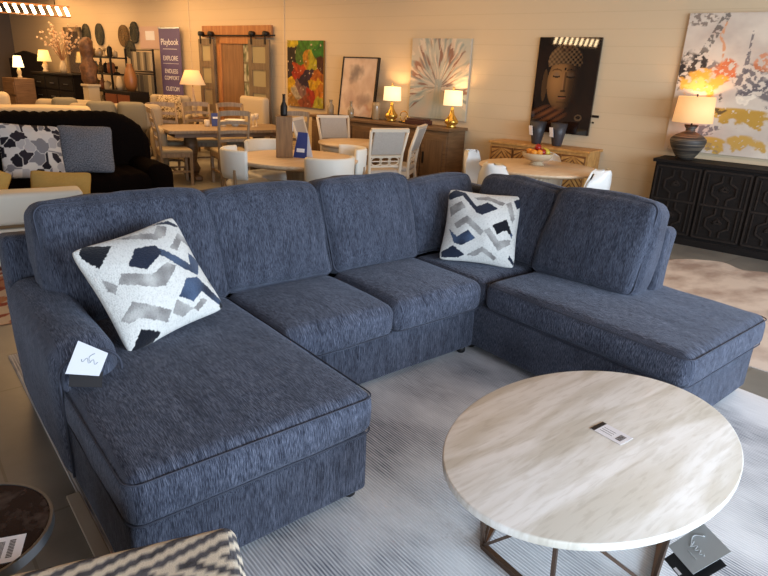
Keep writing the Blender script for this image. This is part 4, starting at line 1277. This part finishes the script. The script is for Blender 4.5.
def colourful(u, v):
    P_ = [(.2, .95, (.85, .75, .15)), (.45, .9, (.25, .5, .12)), (.85, .85, (.18, .5, .15)), (.7, .95, (.35, .6, .2)), (.15, .8, (.15, .14, .1)), (.3, .62, (.75, .28, .08)),
          (.25, .5, (.7, .2, .08)), (.9, .65, (.3, .14, .08)), (.5, .72, (.8, .55, .12)), (.6, .5, (.2, .12, .22)), (.5, .4, (.16, .10, .2)), (.1, .3, (.9, .7, .12)), (.2, .2, (.75, .68, .55)),
          (.4, .3, (.55, .4, .35)), (.75, .35, (.9, .68, .1)), (.85, .2, (.85, .5, .12)), (.7, .18, (.7, .2, .1)), (.9, .08, (.75, .7, .2)), (.5, .08, (.6, .3, .18)), (.1, .08, (.7, .5, .2)), (.8, .5, (.75, .4, .1)), (.35, .78, (.3, .45, .15)), (.05, .55, (.2, .15, .15)), (.65, .68, (.75, .7, .15))]
    uu = u + .10 * fbm(u, v, 4, 1); vv = v + .08 * fbm(u, v, 4, 7)
    best = min(P_, key=lambda p: (uu - p[0]) ** 2 * .6 + (vv - p[1]) ** 2)
    n = .75 + .5 * fbm(u, v, 14, 3)
    c = tuple(x * n for x in lin(best[2]))
    if N(u * 20, v * 24, 1, 9) > .55: c = lin((.85, .75, .6))
    c = mix(c, lin((.22, .14, .08)), .25)
    return c
art('abstract_painting', 'narrow multicoloured abstract painting of green, orange and purple blots', 'wall art', 7.43, 1.05, .87, 1.08, colourful, 70, 90)
def burst(u, v):
    bgc = mix(lin((.76, .69, .60)), lin((.68, .69, .64)), .5 + fbm(u, v, 3, 4))
    dx, dy = u - .5, v - .40
    a = math.atan2(dy, dx); r_ = math.hypot(dx, dy)
    k = N(a * 8 + 1.1 * N(u * 5, v * 5), r_ * 3.6, 1, 2)
    k2 = N(a * 13 + .8 * N(u * 6, v * 6), r_ * 4.2, 1, 8)
    c = bgc
    if a > -.5 or a < -2.6:
        if k > .10 and r_ < .62: c = mix(c, lin((.50, .28, .20)), min(1, (k - .05) * 4) * .8)
        if k2 > .14 and r_ < .66: c = mix(c, lin((.46, .54, .54)), min(1, (k2 - .1) * 4) * .6)
        if k2 < -.2: c = mix(c, lin((.84, .77, .68)), .7)
    if abs(dx) < .06 + .10 * max(0, -dy) and dy < .1: c = mix(c, lin((.62, .64, .60)), .6 + N(u * 60, v * 6))
    return c
art('starburst_painting', 'pale square painting of a brown and blue starburst tree above the buffet lamps', 'wall art', 4.69, 1.07, 1.0, 1.10, burst, 110, 120)
def smudge(u, v):
    c = mix(lin((.76, .64, .54)), lin((.84, .74, .64)), .5 + fbm(u, v, 3))
    for cx, cy, rx, ry, cc, al in ((.42, .78, .2, .10, (.40, .36, .34), .8), (.32, .66, .12, .10, (.42, .38, .36), .7), (.7, .28, .22, .10, (.36, .24, .22), .6), (.25, .3, .15, .15, (.6, .45, .38), .5), (.8, .12, .15, .08, (.62, .32, .24), .6), (.5, .1, .4, .06, (.88, .82, .75), .6)):
        d = ((u - cx + .1 * fbm(u, v, 5, 3)) / rx) ** 2 + ((v - cy + .06 * fbm(u, v, 6, 9)) / ry) ** 2
        if d < 1.6: c = mix(c, lin(cc), al * (1 - d / 1.6))
    return c
fp_ = thing('framed_picture', 'tan smudged abstract picture in thin black frame leaning on the buffet', 'picture', wp(6.12, .21, .987), WRZ)
painted('print', .70, .88, 60, 76, smudge, M_ART, fp_, .01, (0, .0, .015), (R(-7), 0, 0))
fm_ = MB()
for x in (-.36, .36): fm_.box((x, .005, .455), (.02 if x < 0 else .03, .04, .91))
for z in (.008, .902): fm_.box((0, .005, z), (.74, .04, .016))
fo = fm_.build('frame', M_METAL, fp_); fo.rotation_euler = (R(-7), 0, 0)
def ochre(u, v):
    t = 1 - v
    f1 = fbm(u, v, 5, 2, 5); f2 = fbm(u, v, 12, 11, 5); f3 = fbm(u, v, 34, 17, 4)
    c = mix(lin((.84, .79, .72)), lin((.76, .70, .64)), .5 + f1)
    def bl(cx, cy, rx, ry, cc, al=1.0, sp=0.0, rg=.35):
        nonlocal c
        d = ((u - cx + .03 * f1) / rx) ** 2 + ((t - cy + .03 * f2) / ry) ** 2 + rg * 3 * f2
        if d < 1 and f3 > sp - .5: c = mix(c, lin(cc), al * min(1, (1 - d) * 2.5))
    DK = (.20, .17, .16); GR = (.40, .37, .38)
    bl(.34, .70, .22, .05, (.74, .58, .26)); bl(.46, .72, .16, .06, (.72, .56, .24)); bl(.27, .93, .10, .06, (.76, .60, .28)); bl(.44, .90, .10, .06, (.76, .60, .30)); bl(.8, .8, .2, .08, (.74, .58, .26))
    bl(.40, .46, .10, .12, GR, .9, .45); bl(.50, .52, .12, .10, GR, .9, .4); bl(.70, .5, .2, .08, DK, .8, .4)
    bl(.15, .37, .09, .05, GR, .8, .4)
    bl(.06, .37, .075, .12, DK, .95, .42); bl(.02, .44, .03, .1, DK, .95, .3)
    q = abs(u - (.20 - .33 * (t - .02)))
    if q < .022 and t < .32 and f3 > -.05: c = mix(c, lin(DK), .7)
    bl(.06, .05, .10, .06, (.36, .28, .24), .7, .52)
    bl(.24, .40, .07, .10, (.82, .42, .20), .9, .35); bl(.21, .25, .012, .18, (.84, .56, .34), .8, .2); bl(.45, .34, .05, .08, (.80, .46, .24), .7, .45)
    bl(.14, .48, .13, .09, (.90, .66, .28), 1, .1, .5); bl(.13, .50, .07, .06, (.93, .78, .44), .9, .2, .6)
    if abs(u - .355) < .006 + .05 * max(0, t - .22) ** 1.0 and .12 < t < .42 and f3 > -.2: c = mix(c, lin(GR), .85)
    bl(.265, .60, .018, .05, DK, .8, .4); bl(.24, .82, .09, .035, GR, .85, .45); bl(.26, .68, .05, .02, DK, .8, .45)
    bl(.15, .95, .16, .06, (.50, .44, .40), .6, .55); bl(.40, .58, .06, .03, (.93, .88, .8), .8)
    return c
art('large_abstract_painting', 'large cream abstract canvas with ochre, orange and charcoal splashes above the carved sideboard', 'wall art', .54, .985, 1.84, 1.45, ochre, 260, 200)
tag(MB().box((0, 0, 0), (.085, .012, .03)).box((-.02, 0, -.075), (.02, .012, .02)).build('wall_placard', M_METAL, loc=wp(2.335, .008, 1.28), rot=(0, 0, WRZ)), 'tiny dark placard on the wall right of the statue face print', 'placard')

# ------------------------------------------------------------------ barn door display
M_PINE = mat('orange_pine', rgb(176, 122, 72), .55, c2=rgb(150, 98, 56), scale=(20, 20, 3))
M_BARN = mat('grey_washed_barnwood', rgb(118, 100, 76), .6, c2=rgb(96, 80, 60), scale=(20, 20, 3))
M_PANE = mat('frosted_panel', rgb(150, 138, 104), .4)
bd = wthing('barn_door_display', 'barn door display with two grey-framed panel doors on an orange pine frame', 'door display', 9.22, .06)
MB().box((0, -.0, 2.27), (1.98, .05, .20)).build('header_board', M_PINE, bd)
pf_ = MB()
pf_.box((-.50, 0, 1.09), (.14, .05, 2.16)); pf_.box((.47, 0, 1.09), (.10, .05, 2.16)); pf_.box((0, 0, 2.12), (1.1, .05, .12))
pf_.build('pine_frame', M_PINE, bd)
MB().box((-.12, .01, 1.05), (.62, .03, 2.02)).build('plank_panel', mat('reddish_planks', rgb(138, 102, 68), .5, c2=rgb(116, 84, 54), scale=(16, 16, 2)), bd)
def leaf_view(u, v):
    n = fbm(u, v * 5, 3, 3)
    if (v * 6) % 1 < .09: return lin((.42, .38, .30))
    return mix(lin((.32, .34, .22)), lin((.72, .70, .62)), .5 + 1.2 * n)
painted('mirror_strip', .20, 2.02, 16, 120, leaf_view, attr_mat('shelf_print', .4), bd, .01, (.30, -.0, .04))
MB().tube([(-1.05, -.05, 2.20), (1.12, -.05, 2.20)], .012, 8).build('rail', M_METAL, bd)
for cx, w_ in ((-.79, .46), (.74, .56)):
    d = MB()
    for x in (cx - w_ / 2 + .05, cx + w_ / 2 - .05): d.box((x, -.085, 1.08), (.10, .035, 2.10))
    for k in range(6): d.box((cx, -.085, .08 + k * .40), (w_ - .2, .035, .12))
    dd = d.build('door_leaf', M_BARN, bd)
    MB().box((cx, -.082, 1.08), (w_ - .2, .012, 2.0)).build('panel', M_PANE, dd)
    for x in (cx - w_ * .33, cx + w_ * .33):
        MB().box((x, -.11, 2.13), (.035, .012, .16)).tube([(x, -.13, 2.225), (x, -.045, 2.225)], .045, 16).build('roller', M_METAL, dd)
# purple banner
M_PURP = mat('violet_banner', rgb(96, 82, 124), .6)
bn_ = wthing('roll_up_banner', 'tall violet roll-up banner with white lettering beside the swatch rack', 'banner', 11.32, .09)
MB().box((0, 0, 1.22), (.74, .006, 2.22)).build('banner_cloth', M_PURP, bn_)
MB().box((0, 0, .06), (.80, .14, .10), bev=.01).build('base', M_CHROME, bn_)
MB().box((0, 0, 2.34), (.76, .02, .025)).build('top_bar', M_CHROME, bn_)
MB().bar((0, .02, .1), (0, .02, 2.33), .015).build('pole', M_CHROME, bn_)
for z, tx, sz in ((2.02, 'Playbook', .17), (1.72, 'EXPLORE', .13), (1.47, 'ENDLESS', .12), (1.34, 'COMFORT', .11), (1.12, 'CUSTOM', .12)):
    text_obj('lettering', tx, sz, M_WHITE, bn_, (0, -.006, z), (PI / 2, 0, 0))
MB().box((0, -.005, 1.94), (.5, .002, .008)).box((0, -.005, 1.66), (.56, .002, .006)).build('rule_line', M_WHITE, bn_)
# swatch rack and poster
M_POST = mat('pale_pink_poster', rgb(206, 176, 162), .6)
ps = tag(MB().box((0, 0, 0), (.78, .012, .44)).build('wall_poster', M_POST, loc=wp(12.16, .012, 2.16), rot=(0, 0, WRZ)), 'pale pinkish poster on the wall above the swatch rack', 'poster')
MB().box((.02, -.009, .04), (.34, .004, .18)).build('pale_panel', M_WHITE, ps)
rk = wthing('swatch_rack', 'freestanding metal rack of hanging fabric swatches left of the violet banner', 'display rack', 12.16, .23)
f = MB()
for x in (-.42, .42):
    f.bar((x, 0, 0), (x, 0, 1.92), .03)
    f.bar((x, -.2, .02), (x, .2, .02), .03)
for z in (.95, 1.42, 1.47, 1.9): f.bar((-.42, 0, z), (.42, 0, z), .02)
f.build('frame', M_METAL, rk)
random.seed(9)
SW = [mat('swatch_cloth_%d' % k, rgb(*c), .9) for k, c in enumerate(((150, 136, 108), (98, 90, 74), (176, 160, 130), (70, 64, 56), (124, 112, 92)))]
for row, (z0, h_) in enumerate(((1.49, .38), (.97, .44))):
    for k in range(13):
        x = -.375 + k * .0625
        MB().box((x, -.03, z0 + h_ / 2), (.05, .03, h_ - .01), bev=.004).build('swatch', random.choice(SW), rk)
# lamp in front
yl = thing('table_lamp', 'lit lamp with sloping yellow shade and slim base in front of the violet banner', 'lamp', wp(10.02, .50, .70))
MB().lathe([(.08, 0), (.085, .02), (.03, .05), (.055, .12), (.065, .2), (.05, .3), (.02, .42), (.012, .55), (0, .56)], 24).build('lamp_base', M_CREAMUP, yl)
MB().lathe([(.24, .60), (.13, .86), (.125, .86), (.235, .60)], 40).build('lamp_shade', M_SHADE2, yl)
MB().lathe([(.008, .55), (.008, .86)], 8).build('rod', M_GOLD, yl)
bulb(wp(10.02, .50, .70 + .74), 12)
et = thing('end_table', 'wooden end table under the yellow-shaded lamp', 'end table', wp(10.02, .50, 0), WRZ)
MB().box((0, 0, .68), (.5, .5, .035), bev=.006).build('tabletop', M_TAUPED, et)
for x in (-.2, .2):
    for y in (-.2, .2): MB().bar((x, y, 0), (x, y, .665), .04).build('leg', M_TAUPED, et)

# ------------------------------------------------------------------ lounge pieces at the far left
def small_sofa(name, label, loc, rz, w_, hgt, up_, cush, ncush=2, cat='sofa'):
    t = thing(name, label, cat, loc, rz)
    MB().soft((w_, .85, .30), .05, nz=.002, c=(0, 0, .21)).build('base', up_, t)
    MB().soft((w_, .24, hgt - .3), .09, (0, .02, 0), nz=.004, c=(0, .33, .28 + (hgt - .3) / 2)).build('backrest', up_, t)
    for sx in (-1, 1):
        MB().soft((.22, .86, hgt * .5), .10, nz=.002, c=(sx * (w_ / 2 - .11), 0, hgt * .46)).build('arm', up_, t)
    sw_ = (w_ - .46) / ncush
    for k in range(ncush):
        x = -w_ / 2 + .23 + sw_ * (k + .5)
        MB().soft((sw_, .62, .16), .05, (0, 0, .02), nz=.003, c=(x, -.08, .43), seed=k).build('seat_cushion', up_, t)
        o_ = MB().soft((sw_ - .02, .20, .46), .08, (0, .04, 0), nz=.006, seed=k + 9).build('back_cushion', cush, t, loc=(x, .14, hgt - .21), rot=(R(-14), 0, 0))
    for x in (-w_ / 2 + .1, w_ / 2 - .1):
        for y in (-.35, .35): MB().box((x, y, .03), (.05, .05, .07)).build('foot', M_DARKWOOD, t)
    return t
small_sofa('loveseat', 'beige roll-arm loveseat with two grey-green back cushions right of the cream daybed', wp(8.35, 2.98), R(-16), 1.30, 1.08, M_BEIGEUP, M_SAGEUP)
small_sofa('loveseat', 'small grey armchair left of the beige roll-arm loveseat', wp(9.72, 3.1), R(-16), .86, 1.06, M_BEIGEUP, M_SAGEUP, 1, cat='armchair')
small_sofa('loveseat', 'cream sofa with a sage back cushion at the far left edge', wp(10.5, 4.6), R(-10), 1.9, 1.15, M_CREAMUP, M_SAGEUP)
bn2 = thing('daybed', 'low cream daybed just beyond the black ruched sofa back', 'daybed', wp(8.1, 4.1), R(-14))
MB().soft((1.10, .6, .16), .06, (0, 0, .015), nz=.002, c=(0, 0, .99)).build('mattress', M_CREAMUP, bn2)
MB().box((0, 0, .46), (1.06, .56, .88), bev=.02).build('base', M_CREAMUP, bn2)
ac = thing('accent_chair', 'beige high-backed armchair with leopard print pillow, left of the yellow-shaded lamp', 'armchair', wp(9.63, 1.3), R(-30))
MB().soft((.72, .70, .44), .06, nz=.002, c=(0, 0, .26)).build('seat', M_BEIGEUP, ac)
MB().soft((.72, .16, .76), .07, nz=.002, c=(0, .28, .74)).build('backrest', M_BEIGEUP, ac)
for sx in (-1, 1): MB().soft((.10, .62, .36), .04, nz=.002, c=(sx * .32, -.02, .62)).build('arm', M_BEIGEUP, ac)
def leopard(u, v):
    n = N(u * 14, v * 14, 1, 3)
    return lin((.36, .28, .18)) if abs(n) < .12 else lin((.74, .66, .52))
o = pillow('accent_pillow', .44, .06, leopard, M_PIL2, 70, .05)
c0 = wp(9.63, 1.3)
o.matrix_world = Matrix.Translation(c0 + Euler((0, 0, R(-30))).to_matrix() @ Vector((0, .10, .92))) @ Euler((R(76), 0, R(-30))).to_matrix().to_4x4()
tag(o, 'leopard print pillow on the beige high-backed armchair', 'pillow')
ch2 = thing('accent_chair', 'cream armchair against the wall in front of the barn door', 'armchair', wp(8.45, .53), WRZ)
MB().soft((.70, .60, .42), .06, nz=.002, c=(0, 0, .25)).build('seat', M_CREAMUP, ch2)
MB().soft((.70, .15, .74), .06, nz=.002, c=(0, .22, .80)).build('backrest', M_CREAMUP, ch2)

# dresser, headboard, lamps
dr = wthing('dresser', 'black wide dresser against the far wall below the glowing lamps', 'dresser', 15.1, .60)
MB().box((0, 0, .66), (2.1, .5, 1.26), bev=.006).build('body', M_DARKWOOD, dr)
MB().box((0, -.02, 1.31), (2.16, .54, .04)).build('top', M_DARKWOOD, dr)
for r_ in range(4):
    for c_i in range(3):
        d = MB().box((-.69 + .69 * c_i, -.257, .20 + .30 * r_), (.64, .02, .26), bev=.003).build('drawer', M_DARKWOOD, dr)
        MB().box((-.69 + .69 * c_i, -.273, .20 + .30 * r_), (.2, .014, .02)).build('handle', M_CHROME, d)
hb = wthing('headboard', 'dark curved headboard near the far dark wall', 'headboard', 17.35, .45)
vs = [(-.85, 0), (.85, 0), (.85, 1.55), (.6, 1.72), (0, 1.80), (-.6, 1.72), (-.85, 1.55)]
MB().prism(vs, -.04, .04, M=Matrix.Rotation(PI / 2, 4, 'X')).build('panel', M_DARKWOOD, hb)
for x in (-.9, .9): MB().bar((x, 0, 0), (x, 0, 1.6), .09).build('post', M_DARKWOOD, hb)
ns = thing('nightstand', 'brown nightstand carrying the small glowing lamp by the headboard', 'nightstand', wp(16.0, 1.25), WRZ)
MB().box((0, 0, .585), (.7, .45, 1.17), bev=.01).build('body', M_TAUPED, ns)
for k in range(3): MB().box((0, -.235, .28 + k * .33), (.62, .02, .28)).build('drawer', M_TAUPED, ns)
def glow_lamp(name, label, p, s_, mt):
    l = thing(name, label, 'lamp', p)
    MB().lathe([(.08 * s_, 0), (.09 * s_, .02), (.05 * s_, .06), (.09 * s_, .14), (.03 * s_, .24), (0, .25)], 20).build('lamp_base', M_CREAMUP, l)
    MB().lathe([(.2 * s_, .24), (.13 * s_, .50), (.125 * s_, .50), (.195 * s_, .24)], 28).build('lamp_shade', mt, l)
M_SHADE3 = mat('bright_lit_shade', rgb(250, 230, 180), .8, emit=(1.0, .78, .42, 1), estr=2.2)
glow_lamp('table_lamp', 'small brightly lit lamp on the brown nightstand by the headboard', wp(16.0, 1.2, 1.172), .62, M_SHADE3)
M_SHADE4 = mat('dim_yellow_shade', rgb(240, 205, 120), .8, emit=(1.0, .66, .22, 1), estr=1.0)
glow_lamp('table_lamp', 'yellow glowing lamp with wide shade at the left end of the black dresser', wp(15.95, .60, 1.332), .80, M_SHADE4)
bulb(wp(15.75, 1.0, 1.75), 12)
# branches in a vase
br_ = thing('branch_arrangement', 'spray of pale blossom branches in a vase on the black dresser', 'plant', wp(15.0, .60, 1.332))
MB().lathe([(.06, 0), (.09, .08), (.07, .2), (.04, .26), (.045, .28), (0, .28)], 20).build('vase', M_CREAMUP, br_)
random.seed(12)
M_TWIG = mat('pale_twig', rgb(170, 124, 84), .7); M_BLOS = mat('blossom', rgb(222, 190, 150), .7)
tw = MB(); bl_ = MB()
for k in range(16):
    a = random.uniform(0, 2 * PI); r_ = random.uniform(.15, .5); h_ = random.uniform(.35, .85)
    pts = [Vector((0, 0, .25)), Vector((r_ * .35 * math.cos(a), r_ * .35 * math.sin(a) * .4, .25 + h_ * .5)), Vector((r_ * math.cos(a), r_ * math.sin(a) * .3, .25 + h_))]
    tw.tube(pts, [.008, .006, .003], 5)
    for q in range(7):
        p_ = pts[1].lerp(pts[2], random.random()) + Vector([random.uniform(-.04, .04) for _ in range(3)])
        bl_.box(p_, (.035, .035, .035), rot=(random.random(), random.random(), 0))
tw.build('branches', M_TWIG, br_); bl_.build('blossom', M_BLOS, br_)
# floor mirror
mi = wthing('leaning_mirror', 'tall grey-framed mirror on the far wall right of the blossom branches', 'mirror', 15.35, .12, .75)
f = MB()
for x in (-.36, .36): f.box((x, 0, .80), (.10, .05, 1.62))
for z in (.05, 1.58): f.box((0, 0, z), (.82, .05, .10))
f.build('frame', M_BARN, mi)
MB().box((0, .0, .82), (.64, .02, 1.46)).build('glass', mat('mirror_glass', rgb(214, 196, 176), .08, .95), mi)
# wall baskets
M_BASK = mat('woven_seagrass', rgb(128, 96, 52), .8, c2=rgb(84, 70, 44), scale=(40, 40, 40))
M_BASK2 = mat('dark_woven_reed', rgb(74, 70, 52), .8, c2=rgb(50, 50, 40), scale=(40, 40, 40))
for k, (s, z, rx, rz_, mt, lab) in enumerate(((14.85, 2.20, .17, .26, M_BASK2, 'dark woven wall basket just right of the tall mirror'),
        (14.22, 2.22, .17, .24, M_BASK2, 'dark woven wall basket between mirror and tan basket'),
        (13.17, 2.19, .20, .23, M_BASK, 'large tan oval wall basket above the display shelves'),
        (12.72, 2.26, .18, .22, M_BASK2, 'green grey leaf-shaped wall basket at the top right of the cluster'),
        (12.95, 1.91, .19, .19, M_BASK2, 'brown oval wall basket lowest of the cluster'))):
    vs = [(rx * math.cos(2 * PI * i / 28) * (1 if k != 3 else 1 - .25 * abs(math.sin(i * 1.3))), rz_ * math.sin(2 * PI * i / 28)) for i in range(28)]
    b_ = MB().prism(vs, -.02, .02, M=Matrix.Rotation(PI / 2, 4, 'X'))
    for q in (.35, .65, .95):
        b_.tube([(x * q, -.024, y * q) for x, y in vs], .009, 5, closed=True)
    tag(b_.build('wall_basket', mt, loc=wp(s, .03, z), rot=(0, 0, WRZ)), lab, 'basket')
# etagere with decor
eg = wthing('display_shelves', 'dark open display shelves crowded with ornaments in front of the wall baskets', 'shelving', 13.3, .45)
f = MB()
for x in (-.55, .55):
    for y in (-.18, .18): MB().bar((x, y, 0), (x, y, 1.92), .035).build('post', M_METAL, eg)
for z in (.25, .65, 1.02, 1.38, 1.72): MB().box((0, 0, z), (1.14, .40, .03)).build('shelf', M_METAL, eg)
random.seed(21)
DM = [M_DARKWOOD, M_BASK, M_CREAMUP, M_BOT, mat('dusty_teal_ceramic', rgb(86, 100, 90), .5), M_METAL, mat('rust_ceramic', rgb(140, 84, 46), .5)]
DN = ['dark wood', 'tan woven', 'cream', 'smoky glass', 'dusty teal', 'black iron', 'rust']
SHN = {.265: 'lowest', .665: 'second lowest', 1.035: 'middle', 1.395: 'second highest', 1.735: 'top'}
WHN = ['at the left end of', 'left of centre on', 'at the middle of', 'right of centre on', 'at the right end of']
for z in (.665, 1.035, 1.395, 1.735):
    for k, x in enumerate((-.44, -.23, 0, .22, .44)):
        mi_ = random.randrange(7); h_ = random.uniform(.14, .27); r_ = random.uniform(.05, .09)
        ty = random.randrange(3)
        if ty == 0: pm = MB().lathe([(r_ * .6, 0), (r_, h_ * .3), (r_ * .9, h_ * .6), (r_ * .35, h_ * .85), (r_ * .45, h_), (0, h_)], 16); nm_ = 'vase'
        elif ty == 1: pm = MB().lathe([(r_ * .9, 0), (r_ * .9, .02), (r_ * .15, .04), (r_ * .15, h_ * .6), (r_ * .5, h_ * .7), (r_ * .5, h_), (0, h_)], 16); nm_ = 'candle_holder'
        else: pm = MB().lathe([(r_ * .8, 0), (r_, h_ * .1), (r_, h_ * .7), (r_ * .7, h_ * .85), (r_ * .1, h_ * .9), (r_ * .15, h_), (0, h_)], 16); nm_ = 'lidded_jar'
        tag(pm.build(nm_, DM[mi_], loc=wp(13.3 - x, .45, z + .001)), '%s %s %s the %s display shelf' % (DN[mi_], nm_.replace('_', ' '), WHN[k], SHN[z]), nm_.replace('_', ' '))
# carved figure
M_MANGO = mat('carved_mango', rgb(122, 84, 52), .6, c2=rgb(80, 52, 32), scale=(12, 12, 12), bump=.6)
def lump(pf, n=28):
    b_ = MB().lathe(pf, n)
    b_.v = [v + Vector((N(v.z * 6, math.atan2(v.y, v.x) * 1.12, 1, 3), N(v.z * 6, math.atan2(v.y, v.x) * 1.12, 1, 8), 0)) * .06 for v in b_.v]
    return b_
cf = tag(lump([(.10, 0), (.13, .08), (.15, .2), (.17, .34), (.12, .46), (.09, .54), (.13, .62), (.155, .74), (.13, .85), (.06, .92), (0, .94)])
         .build('carved_figure', M_MANGO, loc=wp(12.98, 1.0, 1.172)), 'brown carved wooden bust on the narrow cream column', 'sculpture')
pd = thing('pedestal_column', 'narrow cream column carrying the brown carved bust', 'column', wp(12.98, 1.0), WRZ)
MB().box((0, 0, .57), (.24, .24, 1.10)).build('shaft', M_CREAMUP, pd)
MB().box((0, 0, 1.145), (.30, .30, .05), bev=.008).build('cap', M_CREAMUP, pd)
MB().box((0, 0, .02), (.30, .30, .04), bev=.008).build('base', M_CREAMUP, pd)
cb_ = wthing('low_cabinet', 'dark low cabinet between display shelves and swatch rack', 'cabinet', 12.05, .72)
MB().box((0, 0, .56), (1.0, .42, 1.04), bev=.006).build('body', M_DARKWOOD, cb_)
for x in (-.25, .25): MB().box((x, -.218, .58), (.44, .02, .86)).build('door', mat('cinnamon_door', rgb(112, 62, 36), .45) if x < 0 else bpy.data.materials['cinnamon_door'], cb_)
tag(MB().lathe([(.08, 0), (.12, .1), (.13, .25), (.09, .42), (.05, .5), (.06, .54), (0, .54)], 24).build('tall_vase', mat('amber_ceramic', rgb(132, 86, 44), .4), loc=wp(11.85, .72, 1.082)), 'amber brown tall vase on the dark low cabinet', 'vase')
tag(MB().lathe([(.05, 0), (.08, .1), (.06, .22), (.03, .28), (0, .28)], 20).build('small_vase', M_CREAMUP, loc=wp(12.3, .72, 1.082)), 'small cream vase on the dark low cabinet', 'vase')
# picture on the dark wall
dn = Vector((farc.x, farc.y, 0)) - mid
ddir = (Vector((farc.x, farc.y, 0)) - Vector((XL, farc.y - 2, 0))).normalized()
nrm = Vector((ddir.y, -ddir.x, 0))
pc = Vector((farc.x, farc.y, 0)) - ddir * 1.15 + nrm * .04
pw = thing('framed_picture', 'pale picture in light frame on the dark far wall', 'picture', (pc.x, pc.y, 1.35), math.atan2(ddir.y, ddir.x))
MB().box((0, 0, .40), (.8, .03, .8)).build('frame', M_LIGHTWOOD, pw)
MB().box((0, -.018, .40), (.7, .01, .7)).build('print', M_POST, pw)

# ------------------------------------------------------------------ linear crystal chandeliers
def chandelier(label, loc, rz, L_, first=[None]):
    if first[0]: c = dup(first[0], loc, rz, label)
    else:
        c = thing('linear_chandelier', label, 'chandelier', loc, rz)
        MB().box((0, 0, .10), (L_, .22, .025)).box((0, 0, -.09), (L_, .20, .02)).build('frame', M_COPPER, c)
        for x in (-L_ * .3, L_ * .3): MB().tube([(x, 0, .11), (x, 0, 3.22 - 2.56)], .008, 8).build('hanging_rod', M_METAL, c)
        for k in range(9):
            x = -L_ / 2 + .07 + k * (L_ - .14) / 8
            MB().tube([(x - .02, -.03, .085), (x + .035, -.03, -.075)], .028, 8).build('crystal', M_BULB, c)
    first[0] = first[0] or c
    return c
cl = chandelier('glowing linear crystal chandelier under the ceiling at the far left', (1.62, 12.55, 2.56), R(-16), 1.35)
cl['group'] = 'linear crystal chandeliers'
c2_ = chandelier('glowing linear crystal chandelier hanging nearer the camera, left of the sofa', (-1.85, 3.72, 2.55), R(39), 1.35)
c2_['group'] = 'linear crystal chandeliers'
